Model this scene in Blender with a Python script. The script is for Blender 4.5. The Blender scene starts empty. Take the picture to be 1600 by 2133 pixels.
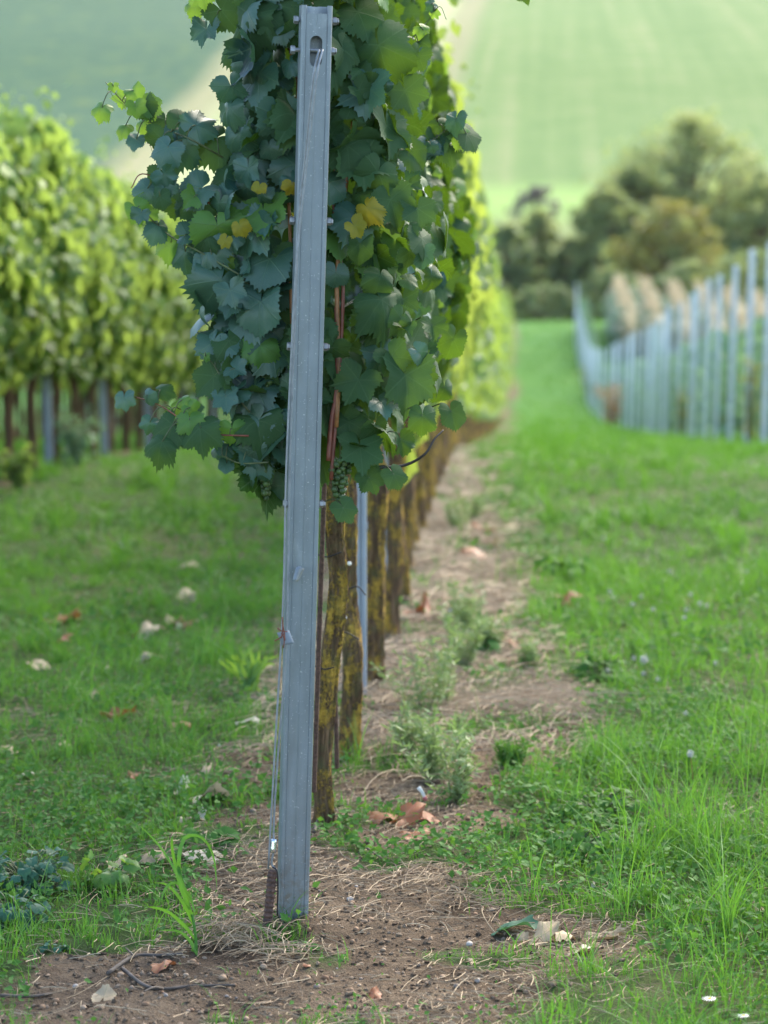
import bpy, math
import numpy as np
rng = np.random.default_rng(11)
sc = bpy.context.scene
col = sc.collection
PI = math.pi

# ------------------------------------------------------------------ camera numbers
CAM_Z = 1.6
PITCH = math.radians(7.56)
FPX = 45.0 / 17.3 * 2133.0
CF = np.array([0, math.cos(PITCH), -math.sin(PITCH)])
CU = np.array([0, math.sin(PITCH), math.cos(PITCH)])
CR = np.array([1.0, 0, 0])
CP = np.array([0, 0, CAM_Z])
A_ROW = 0.05
P0 = np.array([-0.190, 5.433])
U2 = np.array([math.sin(A_ROW), math.cos(A_ROW)])
R2 = np.array([math.cos(A_ROW), -math.sin(A_ROW)])

# ------------------------------------------------------------------ noise
def _hash(ix, iy, seed):
    h = (ix.astype(np.int64) * 374761393 + iy.astype(np.int64) * 668265263 + seed * 974711) & 0xFFFFFFFF
    h = ((h ^ (h >> 13)) * 1274126177) & 0xFFFFFFFF
    h = h ^ (h >> 16)
    return (h & 0xFFFF) / 65535.0
def vnoise(x, y, seed=0):
    x = np.asarray(x, float); y = np.asarray(y, float)
    ix = np.floor(x); iy = np.floor(y); fx = x - ix; fy = y - iy
    fx = fx * fx * (3 - 2 * fx); fy = fy * fy * (3 - 2 * fy)
    a = _hash(ix, iy, seed); b = _hash(ix + 1, iy, seed); c = _hash(ix, iy + 1, seed); d = _hash(ix + 1, iy + 1, seed)
    return (a * (1 - fx) + b * fx) * (1 - fy) + (c * (1 - fx) + d * fx) * fy
def fbm(x, y, seed=0, o=4):
    s = 0.0; a = 0.5; t = 0.0
    for k in range(o):
        s = s + a * vnoise(np.asarray(x) * 2 ** k, np.asarray(y) * 2 ** k, seed + k * 17); t += a; a *= 0.5
    return s / t

# ------------------------------------------------------------------ terrain
_py = np.array([-60, 0, 8, 13, 18, 26, 33, 45.7, 60, 78, 91, 102, 111, 116, 124, 140, 152, 166, 900, 2000])
_pz = np.array([0.6, 0, 0, -0.23, -0.42, -1.21, -1.88, -3.14, -4.45, -6.0, -6.75, -6.35, -5.5, -5.35, -6.6, -6.6, -4.2, -1.2, 101.6, 110])
_ty = np.arange(-60, 400, 0.5)
_tz = np.interp(_ty, _py, _pz)
def _sm(a, n):
    k = np.hanning(n + 2)[1:-1]; k /= k.sum()
    p = np.concatenate([np.full(n, a[0]), a, np.full(n, a[-1])])
    return np.convolve(p, k, 'same')[n:-n]
_ts = _sm(_tz, 13)
_ts = np.where(_ty > 380, _tz, _ts)
def prof(Y):
    Y = np.asarray(Y, float)
    return np.where(Y < 370, np.interp(Y, _ty, _ts), np.interp(Y, _py, _pz))
def terrain(X, Y):
    X = np.asarray(X, float); Y = np.asarray(Y, float)
    z = prof(Y)
    near = np.clip((60 - Y) / 40, 0, 1)
    z = z + near * (0.05 * (fbm(X * 1.3, Y * 1.3, 5, 3) - 0.5)
                    + 0.026 * (fbm(X * 9, Y * 9, 8, 3) - 0.5) + 0.016 * (fbm(X * 30, Y * 30, 9, 2) - 0.5)) + 0.03 * np.exp(-((X - P0[0] - 0.03) ** 2 + (Y - P0[1] + 0.02) ** 2) / 0.0045)
    # low mound round the end post and row
    t = (X - P0[0]) * R2[0] + (Y - P0[1]) * R2[1]
    z = z + near * 0.03 * np.exp(-(t / 0.3) ** 2) * np.clip((Y - 6.5) / 2.0, 0, 1)
    return z
def tz(x, y): return float(terrain(np.array([x]), np.array([y]))[0])

def px0(x, y, depth):
    return CP + depth * (CF + CR * (x - 800) / FPX + CU * (1066.5 - y) / FPX)
def px(x, y, depth):      # around the end post
    return px0(x, y, depth - 0.115)
def gpx(x, y):
    d = CF + CR * (x - 800) / FPX + CU * (1066.5 - y) / FPX
    t = np.arange(3.0, 300, 0.02)
    P = CP + t[:, None] * d
    below = P[:, 2] < terrain(P[:, 0], P[:, 1])
    i = int(np.argmax(below))
    return P[i]
def rowp(s, t):
    p = P0 + U2 * s + R2 * t
    return float(p[0]), float(p[1])

# ------------------------------------------------------------------ mesh builder
class MB:
    def __init__(self): self.v = []; self.f = []; self.n = 0; self.uv = []
    def add(self, V, F, m=0, uv=None):
        V = np.asarray(V, float).reshape(-1, 3)
        self.v.append(V)
        self.uv.append(np.zeros((len(V), 2)) if uv is None else np.asarray(uv, float))
        for fa in (F if isinstance(F, list) else [F]):
            fa = np.asarray(fa, int)
            if fa.size == 0: continue
            mm = np.full(len(fa), m, int) if np.isscalar(m) else np.asarray(m, int)
            self.f.append((fa + self.n, mm))
        self.n += len(V)
        return self
    def build(self, name, mats, parent=None, smooth=True, loc=None, use_uv=False):
        me = bpy.data.meshes.new(name)
        V = np.concatenate(self.v)
        me.vertices.add(len(V)); me.vertices.foreach_set('co', V.astype(np.float32).ravel())
        nl = sum(f.size for f, _ in self.f); npol = sum(len(f) for f, _ in self.f)
        li = np.concatenate([f.ravel() for f, _ in self.f])
        tot = np.concatenate([np.full(len(f), f.shape[1]) for f, _ in self.f])
        st = np.concatenate([[0], np.cumsum(tot)[:-1]])
        me.loops.add(nl); me.loops.foreach_set('vertex_index', li.astype(np.int32))
        me.polygons.add(npol); me.polygons.foreach_set('loop_start', st.astype(np.int32))
        try: me.polygons.foreach_set('loop_total', tot.astype(np.int32))
        except Exception: pass
        me.polygons.foreach_set('material_index', np.concatenate([m for _, m in self.f]).astype(np.int32))
        me.polygons.foreach_set('use_smooth', np.full(npol, smooth))
        if use_uv:
            UV = np.concatenate(self.uv)
            l = me.uv_layers.new(name='UVMap'); l.data.foreach_set('uv', UV[li].astype(np.float32).ravel())
        for m in (mats if isinstance(mats, (list, tuple)) else [mats]): me.materials.append(m)
        me.update(calc_edges=True); me.validate()
        o = bpy.data.objects.new(name, me); col.objects.link(o)
        if parent is not None: o.parent = parent
        if loc is not None: o.location = loc
        return o
def nrm(a): return a / np.maximum(np.linalg.norm(a, axis=-1, keepdims=True), 1e-9)
def thing(name, label, cat, loc=(0, 0, 0), rz=0.0, group=None):
    o = bpy.data.objects.new(name, None); col.objects.link(o)
    o.empty_display_size = 0.1; o.location = [float(c) for c in loc]; o.rotation_euler = (0, 0, rz)
    return tag(o, label, cat, group)
def tag(o, label, cat, group=None):
    o['label'] = label; o['category'] = cat
    if group: o['group'] = group
    return o
def kind(o, k, label=None):
    o['kind'] = k
    if label: o['label'] = label
    return o
def dup(root, loc, rz, label, group, sc_=1.0):
    c = root.copy(); col.objects.link(c); c.location = [float(v) for v in loc]; c.rotation_euler = (root.rotation_euler[0], root.rotation_euler[1], rz)
    c.scale = (sc_, sc_, sc_)
    c['label'] = label; c['group'] = group
    def rec(a, b):
        for ch in a.children:
            d = ch.copy(); col.objects.link(d); d.parent = b; rec(ch, d)
    rec(root, c)
    return c
def tube(P, r, n=8, cap=True, rn=None):
    P = np.asarray(P, float); m = len(P); r = np.broadcast_to(np.asarray(r, float), (m,))
    T = nrm(np.gradient(P, axis=0))
    a = np.array([0, 0, 1.0]) if abs(T[0][2]) < 0.9 else np.array([1.0, 0, 0])
    N = []; v = nrm(np.cross(T[0], a))
    for k in range(m):
        v = nrm(v - T[k] * np.dot(v, T[k])); N.append(v)
    N = np.array(N); B = np.cross(T, N)
    ang = np.arange(n) * 2 * PI / n
    rr = r[:, None] * (np.ones((m, n)) if rn is None else rn)
    V = P[:, None] + rr[..., None] * (np.cos(ang)[None, :, None] * N[:, None] + np.sin(ang)[None, :, None] * B[:, None])
    V = V.reshape(-1, 3)
    i = np.arange(m - 1)[:, None] * n; j = np.arange(n)[None]; j2 = (j + 1) % n
    F = np.stack([i + j, i + j2, i + n + j2, i + n + j], -1).reshape(-1, 4)
    Fs = [F]
    if cap:
        V = np.concatenate([V, P[:1], P[-1:]]); c0 = m * n; c1 = c0 + 1
        jj = np.arange(n); k2 = (jj + 1) % n
        Fs.append(np.concatenate([np.stack([np.full(n, c0), k2, jj], -1), np.stack([np.full(n, c1), (m - 1) * n + jj, (m - 1) * n + k2], -1)]))
    return V, Fs
def box(x0, x1, y0, y1, z0, z1):
    V = np.array([[x, y, z] for z in (z0, z1) for y in (y0, y1) for x in (x0, x1)])
    F = np.array([[0, 2, 3, 1], [4, 5, 7, 6], [0, 1, 5, 4], [2, 6, 7, 3], [0, 4, 6, 2], [1, 3, 7, 5]])
    return V, F
def spline(P, n):
    P = np.asarray(P, float); m = len(P)
    t = np.linspace(0, m - 1, n); out = []
    Q = np.concatenate([[2 * P[0] - P[1]], P, [2 * P[-1] - P[-2]]])
    for x in t:
        i = min(int(x), m - 2); f = x - i
        a, b, c, d = Q[i], Q[i + 1], Q[i + 2], Q[i + 3]
        out.append(0.5 * (2 * b + (c - a) * f + (2 * a - 5 * b + 4 * c - d) * f * f + (3 * b - a - 3 * c + d) * f ** 3))
    return np.array(out)

# ------------------------------------------------------------------ materials
def srgb(h):
    r = []
    for k in (0, 2, 4):
        c = int(h[k:k + 2], 16) / 255; r.append(c / 12.92 if c <= 0.04045 else ((c + 0.055) / 1.055) ** 2.4)
    return tuple(r) + (1,)
class NT:
    def __init__(self, name):
        self.m = bpy.data.materials.new(name); self.m.use_nodes = True
        self.t = self.m.node_tree; self.t.nodes.clear()
        self.out = self.t.nodes.new('ShaderNodeOutputMaterial')
    def n(self, typ, ins=None, **kw):
        nd = self.t.nodes.new('ShaderNode' + typ)
        for k, v in kw.items(): setattr(nd, k, v)
        for k, v in (ins or {}).items(): self.set(nd.inputs[k], v)
        return nd
    def set(self, sock, v):
        if isinstance(v, bpy.types.NodeSocket): self.t.links.new(v, sock)
        elif isinstance(v, bpy.types.Node): self.t.links.new(v.outputs[0], sock)
        else: sock.default_value = v
    def math(self, op, a, b=0.0, clamp=False):
        nd = self.n('Math', {0: a, 1: b}, operation=op); nd.use_clamp = clamp; return nd.outputs[0]
    def ramp(self, fac, stops, interp='LINEAR'):
        nd = self.n('ValToRGB', {0: fac}); cr = nd.color_ramp; cr.interpolation = interp
        while len(cr.elements) < len(stops): cr.elements.new(0.5)
        for e, (p, c) in zip(cr.elements, stops):
            e.position = p; e.color = c if not np.isscalar(c) else (c, c, c, 1)
        return nd.outputs[0]
    def mix(self, f, a, b, mode='MIX'):
        nd = self.n('Mix', data_type='RGBA', blend_type=mode)
        self.set(nd.inputs[0], f); self.set(nd.inputs[6], a); self.set(nd.inputs[7], b); return nd.outputs[2]
    def noise(self, scale, detail=4, vec=None, rough=0.55):
        ins = {'Scale': scale, 'Detail': detail, 'Roughness': rough}
        if vec is not None: ins['Vector'] = vec
        return self.n('TexNoise', ins).outputs[0]
    def coord(self, scale=(1, 1, 1), what='Object'):
        c = self.n('TexCoord'); return self.n('Mapping', {'Vector': c.outputs[what], 'Scale': scale}).outputs[0]
    def wpos(self): return self.n('NewGeometry').outputs['Position']
    def rnd(self): return self.n('NewGeometry').outputs['Random Per Island']
    def bump(self, h, strength=0.5, dist=0.01):
        return self.n('Bump', {'Height': h, 'Strength': strength, 'Distance': dist}).outputs[0]
    def bsdf(self, colr, rough=0.6, metal=0.0, spec=0.5, normal=None):
        ins = {'Base Color': colr, 'Roughness': rough, 'Metallic': metal, 'Specular IOR Level': spec}
        if normal is not None: ins['Normal'] = normal
        return self.n('BsdfPrincipled', ins)
    def done(self, sh):
        self.set(self.out.inputs[0], sh); return self.m

def simple(name, c, rough=0.6, metal=0.0, var=0.25, scale=30, bump=0.0):
    k = NT(name); no = k.noise(scale, 4, k.coord())
    lo = tuple(x * (1 - var) for x in c[:3]) + (1,); hi = tuple(min(1, x * (1 + var)) for x in c[:3]) + (1,)
    cc = k.ramp(no, [(0.3, lo), (0.7, hi)])
    return k.done(k.bsdf(cc, rough, metal, 0.5, k.bump(no, bump, 0.004) if bump else None))

def leafmat(name, stops, tcol, tfac=0.35, rough=0.45, veins=False, spec=0.45, blotch=None, back=None, nscale=2.0):
    k = NT(name)
    rv = k.rnd()
    big = k.noise(nscale, 3, k.wpos())
    f = k.math('ADD', k.math('MULTIPLY', rv, 0.7), k.math('MULTIPLY', big, 0.42))
    f = k.math('SUBTRACT', f, 0.06, True)
    c = k.ramp(f, stops)
    nor = None
    if veins:
        uv = k.n('TexCoord').outputs['UV']
        sp = k.n('SeparateXYZ', {0: uv}); u = sp.outputs[0]; v = sp.outputs[1]
        vm = None; sub = None
        for dg in (0, 52, -52, 112, -112):
            dx, dy = math.sin(math.radians(dg)), math.cos(math.radians(dg))
            al = k.math('ADD', k.math('MULTIPLY', u, dx), k.math('MULTIPLY', v, dy))
            pe = k.math('ABSOLUTE', k.math('SUBTRACT', k.math('MULTIPLY', u, dy), k.math('MULTIPLY', v, dx)))
            m = k.math('SUBTRACT', 1.0, k.math('DIVIDE', pe, 0.03), True)
            m = k.math('MULTIPLY', m, k.math('GREATER_THAN', al, 0.0))
            vm = m if vm is None else k.math('MAXIMUM', vm, m)
            w = k.math('SINE', k.math('MULTIPLY', k.math('SUBTRACT', al, k.math('MULTIPLY', pe, 0.9)), 34.0))
            w = k.math('MULTIPLY', k.math('GREATER_THAN', w, 0.93), k.math('MULTIPLY', k.math('GREATER_THAN', al, 0.0), k.math('LESS_THAN', pe, k.math('MULTIPLY', al, 0.42))))
            sub = w if sub is None else k.math('MAXIMUM', sub, w)
        vein = k.math('MAXIMUM', vm, k.math('MULTIPLY', sub, 0.35), True)
        c = k.mix(k.math('MULTIPLY', vein, 0.55), c, (0.13, 0.2, 0.09, 1))
        fine = k.noise(95, 3, k.wpos())
        h = k.math('SUBTRACT', k.math('MULTIPLY', fine, 0.5), k.math('MULTIPLY', vein, 0.5))
        nor = k.bump(h, 0.4, 0.003)
        c = k.mix(k.ramp(k.noise(26, 4, k.wpos()), [(0.40, 0.0), (0.75, 0.5)]), c, blotch or (0.07, 0.11, 0.04, 1))
    if back:
        c = k.mix(k.math('MULTIPLY', k.n('NewGeometry').outputs['Backfacing'], 0.6), c, back)
    b = k.bsdf(c, rough, 0.0, spec, nor)
    t = k.n('BsdfTranslucent', {0: k.mix(rv, tcol, tuple(x * 0.7 for x in tcol[:3]) + (1,))})
    ms = k.n('MixShader', {0: tfac, 1: b.outputs[0], 2: t.outputs[0]})
    return k.done(ms.outputs[0])

M = {}
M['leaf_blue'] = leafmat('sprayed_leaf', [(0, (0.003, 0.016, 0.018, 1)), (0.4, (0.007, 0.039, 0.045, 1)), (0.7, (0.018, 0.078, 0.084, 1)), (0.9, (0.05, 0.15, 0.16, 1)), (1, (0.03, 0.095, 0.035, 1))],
                         (0.10, 0.24, 0.05, 1), 0.2, 0.42, True, 0.55, (0.025, 0.09, 0.09, 1), (0.07, 0.15, 0.08, 1))  # teal puts the blue sky reflection into the leaf colour, kept dark for shade
M['leaf_green'] = leafmat('green_leaf', [(0, (0.003, 0.014, 0.004, 1)), (0.5, (0.009, 0.035, 0.007, 1)), (0.85, (0.022, 0.07, 0.012, 1)), (1, (0.06, 0.13, 0.02, 1))],
                          (0.17, 0.33, 0.02, 1), 0.2, 0.6, True, 0.15, (0.015, 0.045, 0.016, 1), (0.06, 0.12, 0.05, 1))  # greens lowered so the near vine's shade sits in the leaf colour
M['leaf_young'] = leafmat('young_leaf', [(0, (0.06, 0.17, 0.03, 1)), (1, (0.13, 0.27, 0.05, 1))], (0.30, 0.5, 0.05, 1), 0.4, 0.45, True, 0.4, (0.1, 0.2, 0.05, 1))
M['leaf_yellow'] = leafmat('yellow_leaf', [(0, (0.25, 0.22, 0.02, 1)), (1, (0.42, 0.32, 0.03, 1))], (0.7, 0.55, 0.04, 1), 0.45, 0.5, True, 0.3, (0.2, 0.25, 0.03, 1))
M['leaf_mid'] = leafmat('row_leaf', [(0, (0.04, 0.10, 0.025, 1)), (0.5, (0.085, 0.185, 0.04, 1)), (0.85, (0.14, 0.25, 0.055, 1)), (1, (0.24, 0.28, 0.06, 1))],
                        (0.42, 0.54, 0.09, 1), 0.44, 0.6, False, 0.16)
M['leaf_far'] = leafmat('distant_leaf', [(0, (0.03, 0.085, 0.025, 1)), (0.4, (0.095, 0.205, 0.05, 1)), (0.8, (0.17, 0.295, 0.065, 1)), (1, (0.28, 0.34, 0.08, 1))],
                        (0.40, 0.56, 0.10, 1), 0.42, 0.5, False, 0.25)
M['leaf_bluegreen'] = leafmat('bluish_leaf', [(0, (0.09, 0.19, 0.12, 1)), (1, (0.19, 0.32, 0.21, 1))], (0.28, 0.45, 0.2, 1), 0.3, 0.45)
M['grass'] = leafmat('grass_blade', [(0, (0.022, 0.09, 0.016, 1)), (0.4, (0.068, 0.205, 0.036, 1)), (0.8, (0.13, 0.29, 0.058, 1)), (0.93, (0.2, 0.27, 0.07, 1)), (1, (0.42, 0.36, 0.17, 1))],
                     (0.17, 0.40, 0.03, 1), 0.35, 0.55, False, 0.2, nscale=1.6)
M['weed'] = leafmat('weed_leaf', [(0, (0.025, 0.09, 0.02, 1)), (0.6, (0.055, 0.16, 0.03, 1)), (1, (0.1, 0.22, 0.05, 1))], (0.15, 0.34, 0.04, 1), 0.3, 0.65, False, 0.12)
M['weed_pale'] = leafmat('pale_weed_leaf', [(0, (0.12, 0.20, 0.08, 1)), (1, (0.26, 0.34, 0.14, 1))], (0.25, 0.38, 0.1, 1), 0.35, 0.5)
M['weed_blue'] = leafmat('blue_weed_leaf', [(0, (0.025, 0.08, 0.05, 1)), (1, (0.055, 0.15, 0.09, 1))], (0.1, 0.25, 0.08, 1), 0.2, 0.6, False, 0.2)
M['straw'] = leafmat('straw', [(0, (0.09, 0.058, 0.035, 1)), (0.35, (0.23, 0.155, 0.085, 1)), (0.7, (0.40, 0.29, 0.165, 1)), (1, (0.58, 0.47, 0.31, 1))], (0.4, 0.28, 0.12, 1), 0.1, 0.6)
M['straw_pale'] = leafmat('pale_straw', [(0, (0.22, 0.145, 0.08, 1)), (0.5, (0.42, 0.30, 0.18, 1)), (1, (0.62, 0.50, 0.34, 1))], (0.4, 0.28, 0.12, 1), 0.1, 0.6)
M['dry_tan'] = leafmat('dry_leaf_tan', [(0, (0.3, 0.22, 0.13, 1)), (1, (0.5, 0.4, 0.26, 1))], (0.4, 0.3, 0.15, 1), 0.15, 0.6, True, 0.3, (0.25, 0.17, 0.09, 1))
M['dry_pale'] = leafmat('dry_leaf_pale', [(0, (0.5, 0.44, 0.32, 1)), (1, (0.65, 0.6, 0.47, 1))], (0.5, 0.42, 0.3, 1), 0.15, 0.6, True, 0.3, (0.42, 0.36, 0.24, 1))
M['dry_red'] = leafmat('dry_leaf_red', [(0, (0.22, 0.075, 0.03, 1)), (1, (0.40, 0.15, 0.07, 1))], (0.4, 0.15, 0.05, 1), 0.2, 0.5, True, 0.3, (0.18, 0.08, 0.04, 1))
M['maize_dry'] = leafmat('dry_maize', [(0, (0.68, 0.57, 0.40, 1)), (1, (0.85, 0.77, 0.60, 1))], (0.85, 0.74, 0.52, 1), 0.5, 0.6)  # dry tan lifted to cream, sunlight put into the colour
M['tree_green'] = leafmat('tree_leaf', [(0, (0.12, 0.17, 0.07, 1)), (0.5, (0.24, 0.29, 0.12, 1)), (0.85, (0.32, 0.35, 0.14, 1)), (1, (0.44, 0.38, 0.16, 1))], (0.45, 0.52, 0.16, 1), 0.5, 0.5, nscale=0.7)
M['tree_dark'] = leafmat('dark_tree_leaf', [(0, (0.09, 0.14, 0.065, 1)), (1, (0.24, 0.30, 0.13, 1))], (0.32, 0.42, 0.14, 1), 0.45, 0.5, nscale=0.7)
M['tree_yellow'] = leafmat('olive_tree_leaf', [(0, (0.08, 0.12, 0.03, 1)), (0.5, (0.18, 0.19, 0.05, 1)), (1, (0.34, 0.28, 0.06, 1))], (0.45, 0.42, 0.07, 1), 0.4, 0.5, nscale=0.7)
M['tree_brown'] = leafmat('brown_tree_leaf', [(0, (0.16, 0.14, 0.12, 1)), (1, (0.3, 0.26, 0.22, 1))], (0.15, 0.12, 0.08, 1), 0.2, 0.6, nscale=0.7)
M['rust_plant'] = leafmat('rust_leaf', [(0, (0.3, 0.14, 0.06, 1)), (1, (0.5, 0.27, 0.13, 1))], (0.5, 0.25, 0.1, 1), 0.25, 0.6)

def m_zinc():
    k = NT('galvanised_steel'); co = k.coord((1, 1, 0.12)); c2 = k.coord()
    a = k.noise(60, 5, co); b = k.noise(14, 4, c2); sp = k.noise(210, 2, c2)
    f = k.math('ADD', k.math('MULTIPLY', a, 0.55), k.math('MULTIPLY', b, 0.45))
    c = k.ramp(f, [(0.3, (0.165, 0.19, 0.21, 1)), (0.55, (0.225, 0.255, 0.275, 1)), (0.75, (0.30, 0.33, 0.345, 1))])
    c = k.mix(k.ramp(k.noise(9, 5, k.coord((1, 1, 0.5))), [(0.62, 0.0), (0.74, 0.55)]), c, (0.42, 0.455, 0.47, 1))
    c = k.mix(k.ramp(sp, [(0.66, 0.0), (0.74, 0.5)]), c, (0.6, 0.62, 0.62, 1))
    pz = k.n('SeparateXYZ', {0: k.wpos()}).outputs[2]
    mud = k.math('MULTIPLY', k.math('SUBTRACT', 1.0, k.math('DIVIDE', pz, 0.22), True), k.ramp(k.noise(45, 5, c2, 0.7), [(0.45, 0.0), (0.62, 0.8)]))
    c = k.mix(mud, c, (0.16, 0.115, 0.075, 1))
    c = k.mix(k.ramp(k.noise(30, 6, k.coord((1, 1, 0.04)), 0.7), [(0.56, 0.0), (0.7, 0.3)]), c, (0.13, 0.14, 0.15, 1))
    r = k.ramp(a, [(0.3, 0.38), (0.7, 0.6)])
    return k.done(k.bsdf(c, r, 0.45, 0.5, k.bump(a, 0.12, 0.002)))
M['zinc'] = m_zinc()
M['bolt'] = simple('bolt_zinc', (0.27, 0.27, 0.27), 0.45, 0.6, 0.3, 90)
M['wire'] = simple('wire_steel', (0.25, 0.26, 0.27), 0.55, 0.3, 0.2, 60)
M['ferrule'] = simple('ferrule_aluminium', (0.75, 0.77, 0.8), 0.22, 0.9, 0.1, 60)
M['rust'] = simple('rusty_steel', (0.085, 0.045, 0.032), 0.8, 0.1, 0.55, 120, 0.6)
M['rowpost'] = simple('weathered_galvanised_steel', (0.26, 0.30, 0.36), 0.5, 0.2, 0.2, 8)
M['farpost'] = simple('pale_galvanised_steel', (0.74, 0.71, 0.74), 0.6, 0.0, 0.15, 8)
def m_bark(lich=True):
    k = NT('vine_bark' if lich else 'plain_bark'); co = k.coord((1, 1, 0.09)); c2 = k.coord()
    a = k.noise(110, 7, co, 0.65)
    c = k.ramp(a, [(0.3, (0.035, 0.022, 0.014, 1)), (0.52, (0.13, 0.08, 0.045, 1)), (0.72, (0.27, 0.17, 0.095, 1))])
    h = a
    if lich:
        w = k.wpos()
        l = k.math('ADD', k.math('MULTIPLY', k.noise(24, 6, k.n('Mapping', {'Vector': w, 'Scale': (1, 1, 0.45)}).outputs[0], 0.62), 0.75), k.math('MULTIPLY', k.noise(150, 4, w), 0.25))
        lm = k.ramp(l, [(0.48, 0.0), (0.55, 1.0)])
        lc = k.ramp(k.noise(70, 3, w), [(0.3, (0.16, 0.115, 0.04, 1)), (0.55, (0.45, 0.28, 0.045, 1)), (0.8, (0.62, 0.41, 0.09, 1))])
        c = k.mix(lm, c, lc)
        g = k.ramp(k.noise(23, 4, w), [(0.5, 0.0), (0.7, 0.6)])
        c = k.mix(g, c, (0.10, 0.11, 0.045, 1))
        h = k.math('ADD', a, k.math('MULTIPLY', lm, k.math('MULTIPLY', k.noise(190, 3, w), 0.7)))
    return k.done(k.bsdf(c, 0.9, 0, 0.2, k.bump(h, 0.9, 0.012)))
M['bark'] = m_bark(); M['bark_plain'] = m_bark(False)
M['cane'] = simple('cane', (0.30, 0.13, 0.045), 0.5, 0, 0.35, 40, 0.3)
M['cane_red'] = simple('red_cane', (0.19, 0.055, 0.03), 0.5, 0, 0.4, 40, 0.3)
M['stem'] = simple('shoot_stem', (0.08, 0.10, 0.035), 0.5, 0, 0.4, 40)
M['stem_dark'] = simple('dark_stem', (0.035, 0.028, 0.024), 0.7, 0, 0.4, 60, 0.3)
M['twig'] = simple('twig_bark', (0.09, 0.07, 0.055), 0.8, 0, 0.4, 50, 0.4)
M['black_tie'] = simple('tie_wire', (0.025, 0.022, 0.022), 0.6, 0.3, 0.2, 50)
M['white'] = simple('white_petal', (0.8, 0.8, 0.77), 0.6, 0, 0.08, 60)
M['yellow'] = simple('yellow_disc', (0.7, 0.45, 0.03), 0.6, 0, 0.2, 200)
M['fluff'] = simple('seed_fluff', (0.55, 0.55, 0.48), 0.8, 0, 0.15, 60)
M['plastic'] = simple('pale_plastic', (0.24, 0.245, 0.235), 0.55, 0, 0.15, 60)
M['plastic_blue'] = simple('clear_plastic', (0.19, 0.22, 0.25), 0.5, 0, 0.15, 60)
M['pink'] = simple('pink_plastic', (0.62, 0.16, 0.15), 0.45, 0, 0.3, 60)
M['shell'] = simple('shell', (0.75, 0.7, 0.6), 0.4, 0, 0.2, 150)
def m_grape():
    k = NT('green_grape'); c = k.ramp(k.rnd(), [(0, (0.035, 0.07, 0.018, 1)), (1, (0.09, 0.15, 0.04, 1))])
    b = k.bsdf(k.mix(k.ramp(k.noise(60, 3, k.wpos()), [(0.4, 0.0), (0.75, 0.5)]), c, (0.12, 0.16, 0.09, 1)), 0.4, 0, 0.4)
    b.inputs['Subsurface Weight'].default_value = 0.25; b.inputs['Subsurface Radius'].default_value = (0.004, 0.006, 0.002)
    return k.done(b)
M['grape'] = m_grape()
def m_pebble():
    k = NT('pebble'); c = k.ramp(k.rnd(), [(0, (0.18, 0.095, 0.05, 1)), (0.4, (0.30, 0.185, 0.105, 1)), (0.7, (0.40, 0.29, 0.19, 1)), (0.93, (0.2, 0.17, 0.15, 1)), (1, (0.6, 0.56, 0.5, 1))])
    n = k.noise(120, 3, k.wpos())
    return k.done(k.bsdf(k.mix(k.math('MULTIPLY', n, 0.5), c, (0.12, 0.07, 0.04, 1)), 0.7, 0, 0.3, k.bump(n, 0.3, 0.004)))
M['pebble'] = m_pebble()
def m_crumb():
    k = NT('soil_crumb'); c = k.ramp(k.rnd(), [(0, (0.085, 0.06, 0.04, 1)), (0.5, (0.16, 0.115, 0.077, 1)), (1, (0.30, 0.22, 0.15, 1))])
    return k.done(k.bsdf(c, 0.95, 0, 0.15, k.bump(k.noise(260, 3, k.wpos()), 0.8, 0.006)))
M['crumb'] = m_crumb()
def m_ground():
    k = NT('vineyard_ground'); w = k.wpos()
    at = k.n('Attribute', attribute_name='grass'); g = at.outputs['Fac']
    n1 = k.noise(2.2, 6, w); n2 = k.noise(28, 6, w, 0.65); n3 = k.noise(150, 4, w, 0.7)
    f = k.math('ADD', k.math('MULTIPLY', n1, 0.5), k.math('ADD', k.math('MULTIPLY', n2, 0.25), k.math('MULTIPLY', n3, 0.25)))
    soil = k.ramp(f, [(0.33, (0.055, 0.038, 0.025, 1)), (0.46, (0.13, 0.093, 0.062, 1)), (0.57, (0.235, 0.175, 0.118, 1)), (0.72, (0.41, 0.32, 0.22, 1))])
    gn = k.noise(0.55, 4, w); gn2 = k.noise(9, 4, w)
    gc = k.ramp(k.math('ADD', k.math('MULTIPLY', gn, 0.5), k.math('MULTIPLY', gn2, 0.5)), [(0.36, (0.035, 0.062, 0.02, 1)), (0.5, (0.065, 0.115, 0.03, 1)), (0.64, (0.13, 0.14, 0.06, 1))])
    yy = k.n('SeparateXYZ', {0: w}).outputs[1]
    mown = k.math('DIVIDE', k.math('SUBTRACT', yy, 14.0), 20.0, True)
    gc = k.mix(mown, gc, k.ramp(k.math('ADD', k.math('MULTIPLY', gn, 0.6), k.math('MULTIPLY', k.noise(0.9, 4, w), 0.4)), [(0.35, (0.04, 0.145, 0.022, 1)), (0.55, (0.07, 0.195, 0.035, 1)), (0.7, (0.12, 0.225, 0.05, 1))]))
    fac = k.math('ADD', g, k.math('MULTIPLY', k.math('SUBTRACT', n2, 0.5), 0.9), True)
    c = k.mix(k.ramp(fac, [(0.35, 0.0), (0.65, 1.0)]), soil, gc)
    h = k.math('ADD', n2, k.math('MULTIPLY', n3, 0.6))
    return k.done(k.bsdf(c, 0.95, 0, 0.12, k.bump(h, 1.0, 0.03)))
M['ground'] = m_ground()
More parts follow.
